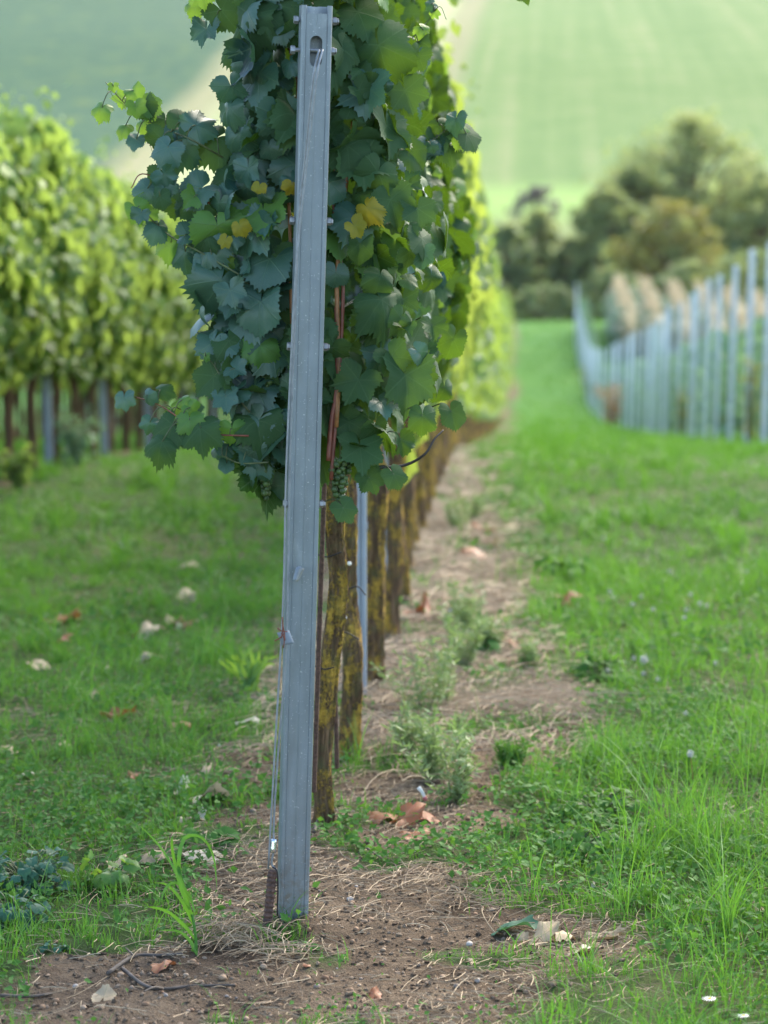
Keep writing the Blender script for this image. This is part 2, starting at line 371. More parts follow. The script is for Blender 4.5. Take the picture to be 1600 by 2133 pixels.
def m_hill():
    k = NT('hill_fields'); w = k.wpos(); sp = k.n('SeparateXYZ', {0: w}); x = sp.outputs[0]; y = sp.outputs[1]
    tt = k.math('SUBTRACT', x, k.math('MULTIPLY', y, 0.062))
    wob = k.math('MULTIPLY', k.math('SUBTRACT', k.noise(0.05, 3, w), 0.5), 1.6)
    tt = k.math('ADD', tt, wob)
    st = k.n('CombineXYZ', {0: tt, 1: k.math('MULTIPLY', y, 0.012), 2: 0.0}).outputs[0]
    stripes = k.noise(0.75, 3, st, 0.6); broad = k.noise(0.16, 3, st)
    lg = k.ramp(k.math('ADD', k.math('MULTIPLY', stripes, 0.4), k.math('ADD', k.math('MULTIPLY', broad, 0.25), k.math('MULTIPLY', k.noise(0.22, 5, w, 0.65), 0.35))),
                [(0.38, (0.07, 0.145, 0.036, 1)), (0.52, (0.11, 0.18, 0.055, 1)), (0.64, (0.18, 0.21, 0.09, 1))])
    dk = k.ramp(k.noise(0.35, 5, w, 0.65), [(0.35, (0.016, 0.066, 0.038, 1)), (0.55, (0.028, 0.085, 0.044, 1)), (0.7, (0.075, 0.12, 0.035, 1))])
    bg = k.ramp(stripes, [(0.35, (0.18, 0.19, 0.095, 1)), (0.65, (0.23, 0.225, 0.12, 1))])
    pg = k.ramp(stripes, [(0.35, (0.25, 0.30, 0.13, 1)), (0.65, (0.34, 0.34, 0.19, 1))])
    def step(a, wd=0.8): return k.math('ADD', k.math('DIVIDE', k.math('SUBTRACT', tt, a), wd), 0.5, True)
    c = k.mix(step(-30.3, 2.6), dk, bg)
    c = k.mix(step(-26.5, 3.0), c, pg)
    c = k.mix(step(-10.6, 1.5), c, bg)
    c = k.mix(step(-7.6, 2.0), c, lg)
    foot = k.math('SUBTRACT', 1.0, k.math('DIVIDE', k.math('SUBTRACT', y, 168.0), 9.0), True)
    c = k.mix(foot, c, k.mix(step(-7.6, 2.0), (0.26, 0.27, 0.13, 1), (0.21, 0.33, 0.09, 1)))
    foot2 = k.math('SUBTRACT', 1.0, k.math('DIVIDE', k.math('SUBTRACT', y, 160.0), 5.0), True)
    c = k.mix(foot2, c, (0.19, 0.24, 0.09, 1))
    hz = k.noise(1.1, 4, w)
    c = k.mix(k.ramp(hz, [(0.45, 0.0), (0.8, 0.22)]), c, (0.24, 0.30, 0.10, 1))
    return k.done(k.bsdf(c, 0.95, 0, 0.1))
M['hill'] = m_hill()

# ------------------------------------------------------------------ ground cover map
_gy = [2133, 2060, 1985, 1930, 1880, 1800, 1720, 1650, 1560, 1450, 1380, 1300, 1200, 1130, 1050, 980, 930]
_gxr = [1080, 1180, 1320, 1250, 1000, 960, 1130, 1180, 1200, 1230, 1150, 1100, 1090, 1050, 1000, 975, 965]
_ly = [2133, 2000, 1985, 1950, 1850, 1750, 1650, 1560, 1500, 1400, 1300, 1200, 1100]
_lx = [-60, 60, 300, 410, 440, 450, 440, 480, 510, 560, 605, 650, 705]
def _flat(x, y):
    d = CF + CR * (x - 800) / FPX + CU * (1066.5 - y) / FPX
    best = gpx(x, y); return best[0], best[1]
_r = np.array([_flat(x, y) for x, y in zip(_gxr, _gy)]); _l = np.array([_flat(x, y) for x, y in zip(_lx, _ly)])
def gmask(X, Y):
    X = np.asarray(X, float); Y = np.asarray(Y, float)
    cx = P0[0] + (Y - P0[1]) * A_ROW
    xr = np.interp(Y, _r[:, 1], _r[:, 0]); xr = np.where(Y > _r[-1, 1], cx + 0.42, xr)
    xl = np.interp(Y, _l[:, 1], _l[:, 0]); xl = np.where(Y > _l[-1, 1], cx - 0.34, xl)
    n = (fbm(X * 3.2, Y * 3.2, 31, 4) - 0.5) * 0.75
    sc_ = 0.10 + 0.012 * np.clip(Y - 6, 0, 30)
    gr = np.clip((X - xr) / sc_ * 0.5 + 0.5 + n * 1.3, 0, 1)
    gl = np.clip((xl - X) / sc_ * 0.5 + 0.5 + n * 1.3, 0, 1)
    bare = np.clip((fbm(X * 2.2 + 9, Y * 1.6, 47, 3) - 0.64) * 9, 0, 1) * np.clip((9.5 - Y) / 3, 0, 1)
    gl = gl * (1 - 0.85 * bare)
    g = np.maximum(gr, gl)
    for tr in (-2.6, -5.2, 2.86):          # soil strips under the other rows
        dx = (X - cx - tr)
        strip = np.exp(-(dx / 0.3) ** 2) * (0.75 if tr < 0 else 0.45)
        g = g * (1 - strip * np.clip(0.5 + 1.6 * (fbm(X * 2, Y * 0.9, 77, 3) - 0.45), 0, 1))
    sp = np.clip((fbm(X * 5, Y * 5, 91, 3) - 0.47) * 5, 0, 1) * 0.7    # weeds on bare soil
    return np.maximum(g, sp * (np.abs(X - cx) < 1.4))

# ------------------------------------------------------------------ ground and hill
yl = np.unique(np.round(np.concatenate([np.arange(-30, 4, 2), np.arange(4, 9.2, 0.022), np.arange(9.2, 20, 0.08), np.arange(20, 60, 0.5), np.arange(60, 153, 2)]), 4))
xl_ = np.unique(np.round(np.concatenate([np.arange(-90, -12, 6), np.arange(-12, -2.5, 0.5), np.arange(-2.5, -1.2, 0.08), np.arange(-1.2, 1.7, 0.022), np.arange(1.7, 4, 0.1), np.arange(4, 14, 0.5), np.arange(14, 92, 6)]), 4))
GX, GY = np.meshgrid(xl_, yl); GZ = terrain(GX, GY)
nx, ny = len(xl_), len(yl)
ii = (np.arange(ny - 1)[:, None] * nx + np.arange(nx - 1)[None]).ravel()
gb = MB().add(np.stack([GX.ravel(), GY.ravel(), GZ.ravel()], -1), np.stack([ii, ii + 1, ii + nx + 1, ii + nx], -1))
ground = kind(gb.build('ground', M['ground']), 'structure')
at = ground.data.attributes.new('grass', 'FLOAT', 'POINT')
at.data.foreach_set('value', gmask(GX, GY).ravel().astype(np.float32))
yl = np.concatenate([np.arange(150, 300, 3), np.arange(300, 960, 20)]); xh = np.arange(-260, 270, 6.0)
GX, GY = np.meshgrid(xh, yl); GZ = prof(GY) + np.clip((GY - 175) / 60, 0, 1) * 3.0 * (fbm(GX / 60, GY / 90, 3, 2) - 0.5) - 0.02
nx, ny = len(xh), len(yl); ii = (np.arange(ny - 1)[:, None] * nx + np.arange(nx - 1)[None]).ravel()
kind(MB().add(np.stack([GX.ravel(), GY.ravel(), GZ.ravel()], -1), np.stack([ii, ii + 1, ii + nx + 1, ii + nx], -1)).build('hill', M['hill']), 'structure')

# ------------------------------------------------------------------ leaf templates
def leaf_template(K, seed, cup=0.12, fold=0.12, droop=0.25, wave=0.05, rings=(0.36, 0.7), lobes=1.0):
    r_ = np.random.default_rng(seed)
    dg = np.array([0, 26, 52, 83, 112, 146, 166, 178]); rr = np.array([1.0, 0.82, 0.95, 0.77, 0.84, 0.74, 0.55, 0.10])
    rr = rr * (1 + r_.normal(0, 0.05, 8)); rr[1] *= 1 - 0.1 * (lobes - 1); rr[3] *= 1 - 0.1 * (lobes - 1)
    if lobes != 1.0: rr[[1, 3]] = rr[[1, 3]] + (1 - lobes) * 0.18
    th = -PI + 2 * PI * (np.arange(K) + 0.5) / K
    r = np.interp(np.abs(np.degrees(th)), dg, rr)
    if K >= 48:
        saw = np.array([0.065, -0.035, 0.0])[np.arange(K) % 3] * (1 + 0.5 * r_.normal(0, 1, K))
        r = r * (1 + saw * np.clip((165 - np.abs(np.degrees(th))) / 30, 0, 1))
    elif K >= 20:
        r = r * (1 + 0.05 * np.where(np.arange(K) % 2, 1, -1))
    def shape(x, y):
        q = np.hypot(x, y); a = np.arctan2(x, y)
        z = -cup * q ** 2 + fold * np.abs(x) - droop * np.where(y > 0, y ** 2, 0.35 * y ** 2) + wave * np.sin(3 * a + seed) * q ** 2 + 0.5 * wave * np.sin(7 * a + 2 * seed) * q ** 3
        return z
    V = [[0, 0, 0]]; F3 = []; F4 = []
    if K >= 48:
        m = K // 3
        idx = np.arange(m) * 3
        rsm = np.array([np.mean(np.take(r, np.arange(i - 1, i + 2), mode='wrap')) for i in idx])
        for q in rings:
            for i in range(m): V.append([q * rsm[i] * math.sin(th[idx[i]]), q * rsm[i] * math.cos(th[idx[i]]), 0])
        o0 = len(V)
        for i in range(K): V.append([r[i] * math.sin(th[i]), r[i] * math.cos(th[i]), 0])
        for i in range(m):
            j = (i + 1) % m
            if j == 0: continue
            F3.append([0, 1 + i, 1 + j])
            for q in range(len(rings) - 1):
                b = 1 + q * m; F4.append([b + i, b + m + i, b + m + j, b + j])
            b = 1 + (len(rings) - 1) * m; o = [o0 + (3 * i + k) % K for k in range(4)]
            F3 += [[b + i, o[0], o[1]], [b + i, o[1], b + j], [b + j, o[1], o[2]], [b + j, o[2], o[3]]]
    else:
        for i in range(K): V.append([r[i] * math.sin(th[i]), r[i] * math.cos(th[i]), 0])
        for i in range(K - 1): F3.append([0, 1 + i, 2 + i])
    V = np.array(V, float); uv = V[:, :2].copy()
    V[:, 2] = shape(V[:, 0], V[:, 1])
    # foreshorten strongly bent tips
    return V, np.array(F3), (np.array(F4) if F4 else np.zeros((0, 4), int)), uv
NEAR = [leaf_template(108, 100 + k, cup=c, fold=f, droop=d, wave=w, lobes=l) for k, (c, f, d, w, l) in enumerate(
    [(0.45, 0.1, 0.1, 0.14, 1.0), (0.0, -0.15, 0.6, 0.12, 1.2), (0.3, 0.45, 0.2, 0.08, 0.9), (-0.2, 0.1, 0.35, 0.16, 1.1), (0.1, 0.1, 0.2, 0.06, 1.2), (0.25, -0.05, 0.35, 0.08, 1.0), (-0.1, 0.2, 0.15, 0.10, 1.4), (0.2, 0.25, 0.5, 0.06, 1.1), (0.35, 0.0, 0.2, 0.12, 0.8), (0.05, 0.35, 0.3, 0.08, 1.3)])]
MIDL = [leaf_template(24, 200 + k, cup=c, fold=f, droop=d, wave=0.06) for k, (c, f, d) in enumerate([(0.15, 0.1, 0.25), (0.3, 0, 0.3), (0.05, 0.25, 0.3)])]
FARL = [leaf_template(10, 300 + k, cup=c, fold=f, droop=d, wave=0.05) for k, (c, f, d) in enumerate([(0.15, 0.1, 0.25), (0.25, 0.15, 0.3)])]
def frames(n, d):
    n = nrm(n); y = nrm(d - (d * n).sum(-1, keepdims=True) * n); x = np.cross(y, n)
    return np.stack([x, y, n], -1)
def put_leaves(mb, temps, P, Nn, D, S, mats=0, r_=rng):
    P = np.asarray(P, float); n = len(P)
    if n == 0: return
    R = frames(np.asarray(Nn, float), np.asarray(D, float)); S = np.broadcast_to(np.asarray(S, float), (n,))
    mats = np.broadcast_to(np.asarray(mats, int), (n,))
    ch = r_.integers(0, len(temps), n)
    for k, (V, F3, F4, uv) in enumerate(temps):
        q = np.where(ch == k)[0]
        if len(q) == 0: continue
        st = r_.uniform(0.85, 1.12, (len(q), 1, 3)); st[..., 2] = r_.uniform(0.5, 2.1, (len(q), 1))
        VV = np.einsum('nij,nvj->nvi', R[q], V[None] * st) * S[q][:, None, None] + P[q][:, None]
        off = (np.arange(len(q)) * len(V))[:, None, None]
        f3 = (F3[None] + off).reshape(-1, 3); f4 = (F4[None] + off).reshape(-1, 4) if len(F4) else np.zeros((0, 4), int)
        base = mb.n
        mb.v.append(VV.reshape(-1, 3)); mb.uv.append(np.tile(uv, (len(q), 1))); mb.n += len(V) * len(q)
        mb.f.append((f3 + base, np.repeat(mats[q], len(F3))))
        if len(f4): mb.f.append((f4 + base, np.repeat(mats[q], len(F4))))

ZW = np.array([0.60, 0.75, 0.9, 1.1, 1.35, 1.6, 1.85, 2.05, 2.25])
WW = np.array([0.06, 0.15, 0.22, 0.29, 0.31, 0.26, 0.22, 0.15, 0.05])
def canopy(n, s0, s1, seed, zlo=0.68, zhi=2.2, rmean=0.062, end=False, wmul=1.0, low=False):
    r_ = np.random.default_rng(seed)
    s = r_.uniform(s0, s1, n); side = np.where(r_.random(n) < 0.5, -1.0, 1.0)
    z = zlo + (zhi - zlo) * r_.beta(1.15, 1.15, n)
    z = z + 0.16 * (fbm(s * 4, side * 3 + seed, seed, 2) - 0.5)
    W = np.interp(z, ZW, WW) * (0.52 + 1.0 * fbm(s * 4.5 + 7 * side, z * 5.5, seed + 3, 3)) * wmul
    depth = 1 - 0.55 * r_.random(n) ** 2.2
    if low: W = W * np.where(side < 0, np.interp(z, [0.9, 1.05, 1.2, 1.5, 1.8, 2.2], [0.25, 0.4, 0.62, 0.68, 0.58, 0.7]), np.interp(z, [0.9, 1.0, 1.2, 2.2], [0.5, 0.7, 1.0, 0.95]))
    t = side * W * depth
    N = np.stack([side * 0.8 + r_.normal(0, 0.3, n), r_.normal(0, 0.55, n), 0.4 + r_.normal(0, 0.45, n)], -1)
    if end:
        m = r_.random(n) < 0.62
        s = np.where(m, s0 + 0.14 * r_.random(n) ** 1.5, s)
        t = np.where(m, side * W * r_.uniform(0, 1, n), t)
        N = np.where(m[:, None], np.stack([t / 0.25 * 0.55 + r_.normal(0, 0.35, n), -0.8 + r_.normal(0, 0.35, n), 0.35 + r_.normal(0, 0.45, n)], -1), N)
    D = np.stack([np.sign(t) * 0.25 + r_.normal(0, 0.35, n), r_.normal(0, 0.4, n) - (0.2 if end else 0), -1.0 + r_.normal(0, 0.3, n)], -1)
    S = np.clip(rmean * np.exp(r_.normal(0, 0.36, n)), rmean * 0.35, rmean * 1.7)
    return np.stack([t, s, z], -1), N, D, S, r_

def trunk_mesh(seed, r0=0.026, n=26, m=70, top=0.95, wob=0.02, path=None, flare=0.4):
    r_ = np.random.default_rng(seed)
    if path is None:
        z = np.linspace(-0.08, top, 7); P = np.stack([r_.normal(0, wob, 7), r_.normal(0, wob, 7), z], -1); P[:2, :2] *= 0.3
    else: P = np.asarray(path, float)
    Q = spline(P, m); hh = np.linspace(0, 1, m)
    rad = r0 * (1 + flare * np.exp(-hh * 9) + 0.28 * np.exp(-((hh - 1) / 0.08) ** 2) + 0.12 * (vnoise(hh * 7, hh * 0 + seed, seed) - 0.5))
    ang = np.arange(n) * 2 * PI / n
    A, H = np.meshgrid(ang, hh)
    tw = A + H * 2.2
    rn = 1 + 0.30 * (fbm((np.cos(tw) + 2) * 3.0, (np.sin(tw) + 2) * 3.0 + H * 2.6, seed, 3) - 0.5) + 0.36 * (fbm((np.cos(tw) + 2) * 6, (np.sin(tw) + 2) * 6 + H * 6, seed + 9, 2) - 0.5) + 0.2 * (vnoise(A * 0 + np.cos(tw) * 14 + 30, np.sin(tw) * 14 + 30 + H * 16, seed + 5) - 0.5)
    return tube(Q, rad, n, True, rn)

# ------------------------------------------------------------------ near vines
vine_groups = 'grapevines of the middle row'
def root_vine(s, t, label, group, name='grapevine'):
    x, y = rowp(s, t); return thing(name, label, 'grapevine', (x, y, tz(x, y)), -A_ROW, group)
def to_local(root, P):
    P = np.asarray(P, float) - np.array(root.location)
    a = -A_ROW; c, s = math.cos(-a), math.sin(-a)
    return np.stack([c * P[..., 0] - s * P[..., 1], s * P[..., 0] + c * P[..., 1], P[..., 2]], -1)

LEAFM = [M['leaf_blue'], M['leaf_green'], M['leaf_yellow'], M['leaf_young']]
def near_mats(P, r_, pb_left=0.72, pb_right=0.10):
    n = len(P); pb = np.where(P[:, 0] < 0.0, pb_left, pb_right); q = r_.random(n)  # left side mostly teal, imitating leaves that mirror the sky
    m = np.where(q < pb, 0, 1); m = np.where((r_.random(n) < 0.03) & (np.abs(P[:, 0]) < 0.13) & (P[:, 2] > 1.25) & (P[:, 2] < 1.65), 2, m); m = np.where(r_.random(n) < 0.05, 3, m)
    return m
def add_cane(root, P, r, mat):
    V, F = tube(spline(P, 26), np.linspace(r, r * 0.6, 26), 7); return MB().add(V, F).build('cane', mat, root)
def grape_bunch(root, c, w, h, seed, nb=55, rb=0.0075):
    r_ = np.random.default_rng(seed); mb = MB()
    base_v, base_f = ico()
    pts = []
    for _ in range(4000):
        z = r_.random(); rad = (0.5 * w - rb) * (1 - 0.75 * z) * (0.6 + 0.4 * min(1, z * 6)); a = r_.random() * 2 * PI; q = rad * math.sqrt(r_.uniform(0.35, 1))
        p = np.array([q * math.cos(a), q * math.sin(a), -z * h])
        if all(np.linalg.norm(p - o) > rb * 1.35 for o in pts): pts.append(p)
        if len(pts) >= nb: break
    for p in pts: mb.add(base_v * rb * r_.uniform(0.65, 1.12) + p + c, base_f)
    b = mb.build('grape_bunch', M['grape'], root)
    V, F = tube(spline([c + np.array([0.004, 0, 0.05]), c + np.array([0, 0, 0.01]), c + np.array([0, 0, -h * 0.8])], 12), 0.0018, 6)
    MB().add(V, F).build('stalk', M['stem'], b)
    return b
def ico(sub=2):
    import bmesh
    bm = bmesh.new(); bmesh.ops.create_icosphere(bm, subdivisions=sub, radius=1.0)
    v = np.array([x.co[:] for x in bm.verts]); f = np.array([[x.index for x in q.verts] for q in bm.faces]); bm.free(); return v, f
def add_shoot(root, pts, depth, leaves, stemr=0.0022, mat='stem', tendrils=()):
    """pts/leaves given as photo positions at one distance; becomes a real shoot standing out of the canopy"""
    P = np.array([px(x, y, depth + k * 0.0) for k, (x, y) in enumerate(pts)]); r_ = np.random.default_rng(int(pts[0][0] + pts[0][1]))
    P[:, 1] += r_.normal(0, 0.02, len(P))
    Q = to_local(root, spline(P, 30))
    V, F = tube(Q, np.linspace(stemr, stemr * 0.5, 30), 6)
    st = MB().add(V, F).build('shoot', M[mat], root)
    mb = MB()
    if len(leaves) > 5:
        for q in range(7):
            i_ = int(r_.integers(2, 26)) ; f_ = i_ / 29.0 * (len(pts) - 1); a_ = min(int(f_), len(pts) - 2); g_ = f_ - a_
            leaves = leaves + [(pts[a_][0] * (1 - g_) + pts[a_ + 1][0] * g_ + r_.normal(0, 16), pts[a_][1] * (1 - g_) + pts[a_ + 1][1] * g_ + r_.normal(12, 18), r_.uniform(16, 34), int(r_.choice([0, 0, 1, 3])))]
    for (x, y, r, mt) in leaves:
        p = to_local(root, px(x, y, depth) + np.array([0, r_.normal(0, 0.03), 0]))
        j = int(np.argmin(np.linalg.norm(Q - p, axis=1)))
        d = p - Q[j]; d[2] -= 0.03; d = d + r_.normal(0, 0.012, 3)
        sz = 1.15 * r / 960.0
        n = np.array([r_.normal(0, 0.35), -0.9, 0.45 + r_.normal(0, 0.25)])
        jn = p - nrm(d) * sz * 0.35
        put_leaves(mb, NEAR, [jn], [n], [nrm(d) + np.array([0, 0, -0.35])], sz, mt, r_)
        Vp, Fp = tube(spline([Q[j], (Q[j] + jn) / 2 + np.array([0, -0.006, 0.008]), jn], 6), 0.0012, 5)
        mb.add(Vp, Fp, 4)
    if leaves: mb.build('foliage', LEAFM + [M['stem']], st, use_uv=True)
    for tp in tendrils:
        T = to_local(root, spline([px(x, y, depth) for x, y in tp], 24))
        V, F = tube(T, np.linspace(0.0011, 0.0005, 24), 5); MB().add(V, F).build('tendril', M['leaf_young'], st)
    return st

near_labels = ['front grapevine directly behind the tall steel post, twisted bark trunk and bluish sprayed leaves',
               'second grapevine of the middle row, trunk covered in yellow lichen beside a rusty rod',
               'third grapevine of the middle row, lichen spotted trunk just beyond the thin steel post',
               'fourth grapevine of the middle row with lichen on a thick leaning trunk',
               'fifth grapevine of the middle row, dark trunk seen just right of the lichened trunks']
S0 = 0.84; DS = 0.8
near_roots = []
for k in range(5):
    root = root_vine([0.84, 1.61, 2.6, 3.5, 4.35][k], [0.0, 0.015, 0.025, 0.045, 0.04][k], near_labels[k], vine_groups)
    near_roots.append(root)
    s0 = -0.72 if k == 0 else -0.42
    if k == 0:
        path = to_local(root, np.array([px(664, 1760, 6.62), px(675, 1690, 6.60), px(672, 1560, 6.58), px(688, 1380, 6.54), px(706, 1220, 6.5), px(698, 1120, 6.46), px(700, 1040, 6.42), px(704, 960, 6.4)]))
        V, F = trunk_mesh(1, 0.022, 56, 240, path=path)
    else:
        V, F = trunk_mesh(10 + k, [0, 0.026, 0.028, 0.028, 0.028][k], 44, 160, 0.98, 0.011)
    MB().add(V, F).build('trunk', M['bark'], root)
    # cordon arm
    V, F = tube(spline([[0, 0, 0.9], [0.02, 0.12, 0.95], [0, 0.4, 0.93], [0.01, 0.75, 0.94]], 24), np.linspace(0.017, 0.009, 24), 9)
    MB().add(V, F).build('cordon', M['bark'], root)
    # canopy
    if k == 0:
        mb = MB()
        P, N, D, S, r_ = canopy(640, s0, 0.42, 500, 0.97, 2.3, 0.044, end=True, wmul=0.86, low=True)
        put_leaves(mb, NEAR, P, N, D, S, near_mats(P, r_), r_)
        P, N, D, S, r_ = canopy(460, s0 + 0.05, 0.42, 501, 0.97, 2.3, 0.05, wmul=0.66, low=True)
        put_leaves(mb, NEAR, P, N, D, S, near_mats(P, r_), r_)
    else:
        mb = MB()
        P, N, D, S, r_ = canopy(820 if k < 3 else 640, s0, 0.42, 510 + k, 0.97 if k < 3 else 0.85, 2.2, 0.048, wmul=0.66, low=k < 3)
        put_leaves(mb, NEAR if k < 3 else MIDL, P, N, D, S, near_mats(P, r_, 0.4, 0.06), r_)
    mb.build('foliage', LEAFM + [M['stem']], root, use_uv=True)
R0 = near_roots[0]
# canes
def pl(pts, depth, root=R0): return to_local(root, np.array([px(x, y, depth) for x, y in pts]))
add_cane(R0, pl([(700, 890), (706, 760), (702, 600), (712, 450), (730, 320), (732, 200), (735, 60), (738, -60)], 5.69), 0.0055, M['cane'])
add_cane(R0, pl([(685, 960), (690, 880), (702, 800), (700, 640)], 5.69), 0.006, M['cane_red'])
add_cane(R0, pl([(640, 960), (610, 700), (605, 500), (598, 300), (620, 170), (560, -20)], 5.69), 0.0045, M['cane'])
add_cane(R0, pl([(690, 1000), (700, 860), (715, 600), (695, 430), (705, 250), (690, -40)], 5.69), 0.0045, M['cane_red'])
# hand-placed big leaves near the row end (x, y, radius px, material, tilt)
BIG = [(505, 325, 70, 0), (430, 75, 52, 0), (520, 150, 62, 0), (480, 620, 62, 0), (500, 690, 58, 0), (545, 600, 56, 0), (790, 560, 92, 1), (850, 330, 56, 1), (760, 790, 78, 1), (815, 760, 66, 1),
       (925, 820, 50, 1), (900, 590, 55, 1), (945, 720, 46, 1), (770, 1010, 48, 1), (715, 1070, 38, 1), (735, 905, 45, 1), (840, 220, 60, 1), (805, 120, 60, 1), (790, 60, 58, 1), (590, 780, 46, 0), (540, 890, 48, 0),
       (590, 410, 58, 0), (560, 470, 52, 0), (740, 430, 48, 1), (750, 520, 44, 1), (720, 250, 34, 0), (735, 300, 36, 0), (650, 40, 60, 0), (590, 250, 50, 1), (640, 600, 50, 1), (570, 700, 50, 0), (510, 770, 50, 0),
       (470, 840, 46, 0), (840, 640, 62, 1), (870, 450, 58, 1), (880, 880, 52, 1), (835, 930, 55, 1), (940, 870, 42, 1), (820, 1000, 40, 1), (700, 580, 40, 0), (705, 790, 36, 0), (470, 480, 48, 0), (400, 420, 46, 0), (350, 320, 42, 0), (620, 120, 50, 1), (560, 50, 55, 1), (870, 130, 50, 1), (690, 680, 40, 1), (900, 690, 50, 1)]
mb = MB(); r_ = np.random.default_rng(77)
for (x, y, r, mt) in BIG:
    dep = 5.62 + r_.uniform(0.0, 0.16)
    if x > 880: dep += 0.25
    p = to_local(R0, px(x, y, dep)); side = -1 if x < 640 else 1
    n = np.array([side * abs(r_.normal(0.25, 0.25)), -1.0, 0.35 + r_.normal(0, 0.25)])
    d = np.array([r_.normal(0, 0.35) + side * 0.15, -0.15, -1.0]); sz = r * (0.72 if r > 48 else 0.85) / 960.0
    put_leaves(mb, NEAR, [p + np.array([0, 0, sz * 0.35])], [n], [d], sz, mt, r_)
    q = p + np.array([0, 0, sz * 0.35]); Vp, Fp = tube(spline([q, q + np.array([-side * 0.02, 0.03, 0.015]), q + np.array([-side * 0.05, 0.09, 0.0])], 6), 0.0014, 5); mb.add(Vp, Fp, 4)
for (x, y, r) in [(500, 470, 26), (540, 388, 18), (765, 432, 34), (738, 470, 28), (608, 385, 20), (470, 500, 18)]:
    p = to_local(R0, px(x, y, 5.60)); put_leaves(mb, NEAR, [p], [[r_.normal(0, 0.4), -1.0, 0.3]], [[r_.normal(0, 0.5), -0.1, -1.0]], r / 960.0, 2, r_)
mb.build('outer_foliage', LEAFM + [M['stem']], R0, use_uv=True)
# side shoots
add_shoot(R0, [(500, 350), (400, 290), (330, 265), (270, 225), (222, 172)], 5.72,
          [(212, 232, 22, 3), (255, 212, 24, 3), (285, 192, 20, 3), (318, 218, 26, 3), (300, 265, 30, 3), (255, 268, 18, 3), (345, 262, 32, 1), (330, 300, 34, 1), (280, 300, 24, 0), (385, 250, 38, 1), (365, 310, 46, 0), (420, 250, 44, 0), (440, 300, 44, 1), (310, 240, 20, 3), (240, 185, 12, 3)],
          tendrils=[[(330, 262), (345, 290), (330, 305), (310, 288), (318, 318)], [(270, 225), (235, 200), (228, 170)]])
add_shoot(R0, [(540, 500), (440, 425), (370, 395), (300, 362), (275, 392)], 5.68, [(300, 405, 34, 0), (345, 375, 22, 1), (400, 440, 38, 0), (405, 395, 42, 0), (360, 440, 30, 1), (430, 500, 44, 0)], mat='cane_red',
          tendrils=[[(300, 400), (280, 410), (268, 405)]])
add_shoot(R0, [(500, 570), (420, 525), (350, 490), (300, 440), (285, 425)], 5.70, [(325, 480, 30, 0), (310, 445, 18, 3), (350, 520, 36, 3), (385, 540, 40, 0), (400, 490, 36, 0), (430, 560, 44, 0), (450, 525, 40, 0)],
          tendrils=[[(300, 470), (285, 462), (270, 470)]])
add_shoot(R0, [(520, 905), (430, 900), (390, 878), (330, 845), (262, 825)], 5.70, [(258, 832, 24, 0), (310, 826, 18, 0), (340, 812, 20, 1), (355, 900, 44, 1), (335, 930, 36, 1), (400, 880, 30, 3), (420, 900, 42, 1), (400, 850, 22, 3), (385, 835, 15, 3)], mat='cane_red')
add_shoot(R0, [(520, 860), (470, 800), (445, 760), (428, 738)], 5.68, [(428, 742, 10, 3), (445, 760, 12, 3), (485, 780, 34, 1), (480, 830, 42, 0), (500, 770, 26, 0)], tendrils=[[(430, 742), (415, 735), (420, 750)]])
add_shoot(R0, [(560, 960), (500, 965), (462, 950)], 5.70, [(465, 945, 30, 0), (490, 930, 34, 0), (470, 975, 20, 0), (520, 950, 36, 0)])
add_shoot(R0, [(840, 320), (890, 300), (930, 270), (968, 250)], 5.95, [(975, 290, 34, 1), (958, 250, 15, 3), (920, 268, 26, 1), (935, 310, 30, 1), (945, 275, 22, 1), (905, 300, 34, 1)])
add_shoot(R0, [(790, 972), (845, 970), (885, 945), (905, 915), (924, 898)], 5.72, [], 0.0038, 'stem_dark')
add_shoot(R0, [(850, 90), (890, 45), (915, 15), (930, 40)], 5.95, [(905, 28, 14, 3), (885, 70, 22, 3), (872, 100, 28, 1), (880, 130, 26, 0), (895, 12, 16, 0)], 0.0014)
add_shoot(R0, [(470, 60), (430, 20), (395, -20)], 5.75, [(400, 12, 24, 3), (420, -10, 30, 3), (470, 20, 44, 1)], 0.002)
add_shoot(R0, [(1120, -160), (1115, -80), (1100, -20)], 5.9, [(1098, -12, 26, 1), (1118, -60, 34, 1), (1104, -90, 34, 1)], 0.002)
grape_bunch(R0, to_local(R0, px(708, 958, 5.70)), 0.062, 0.095, 5, 80, 0.0072)
grape_bunch(R0, to_local(R0, px(552, 935, 5.74)), 0.060, 0.105, 6, 80, 0.0072)
grape_bunch(R0, to_local(R0, px(562, 750, 5.72)), 0.05, 0.09, 8, 40, 0.0072)
# ties round trunks
def tie(root, P, r=0.0018): V, F = tube(spline(P, 30), r, 6); MB().add(V, F).build('tie', M['black_tie'], root)
tie(R0, pl([(655, 1152), (680, 1160), (712, 1150)], 6.43)); tie(R0, pl([(652, 1386), (675, 1394), (696, 1390)], 6.49))
tie(near_roots[1], pl([(700, 1320), (722, 1318), (748, 1332)], 6.95, near_roots[1])); tie(near_roots[1], pl([(720, 1230), (745, 1222), (762, 1240)], 6.95, near_roots[1]))

# rebar stakes
def stake(p0, p1, r, label):
    d = p1 - p0; m = 160; t = np.linspace(0, 1, m); P = p0 + t[:, None] * d
    rr = r * (1 + 0.10 * (np.arange(m) % 2)); V, F = tube(P, rr, 8)
    o = MB().add(V - p0, F).build('rebar_stake', M['rust'], loc=p0); return tag(o, label, 'stake', 'rusty rods beside the vine trunks')
stake(px(654, 1650, 6.45), px(676, 1000, 6.25), 0.0055, 'rusty ribbed rod standing between the tall steel post and the front vine trunk')
stake(px(702, 1600, 6.85), px(694, 1200, 6.72), 0.0055, 'rusty rod between the front vine trunk and the lichen covered trunk')

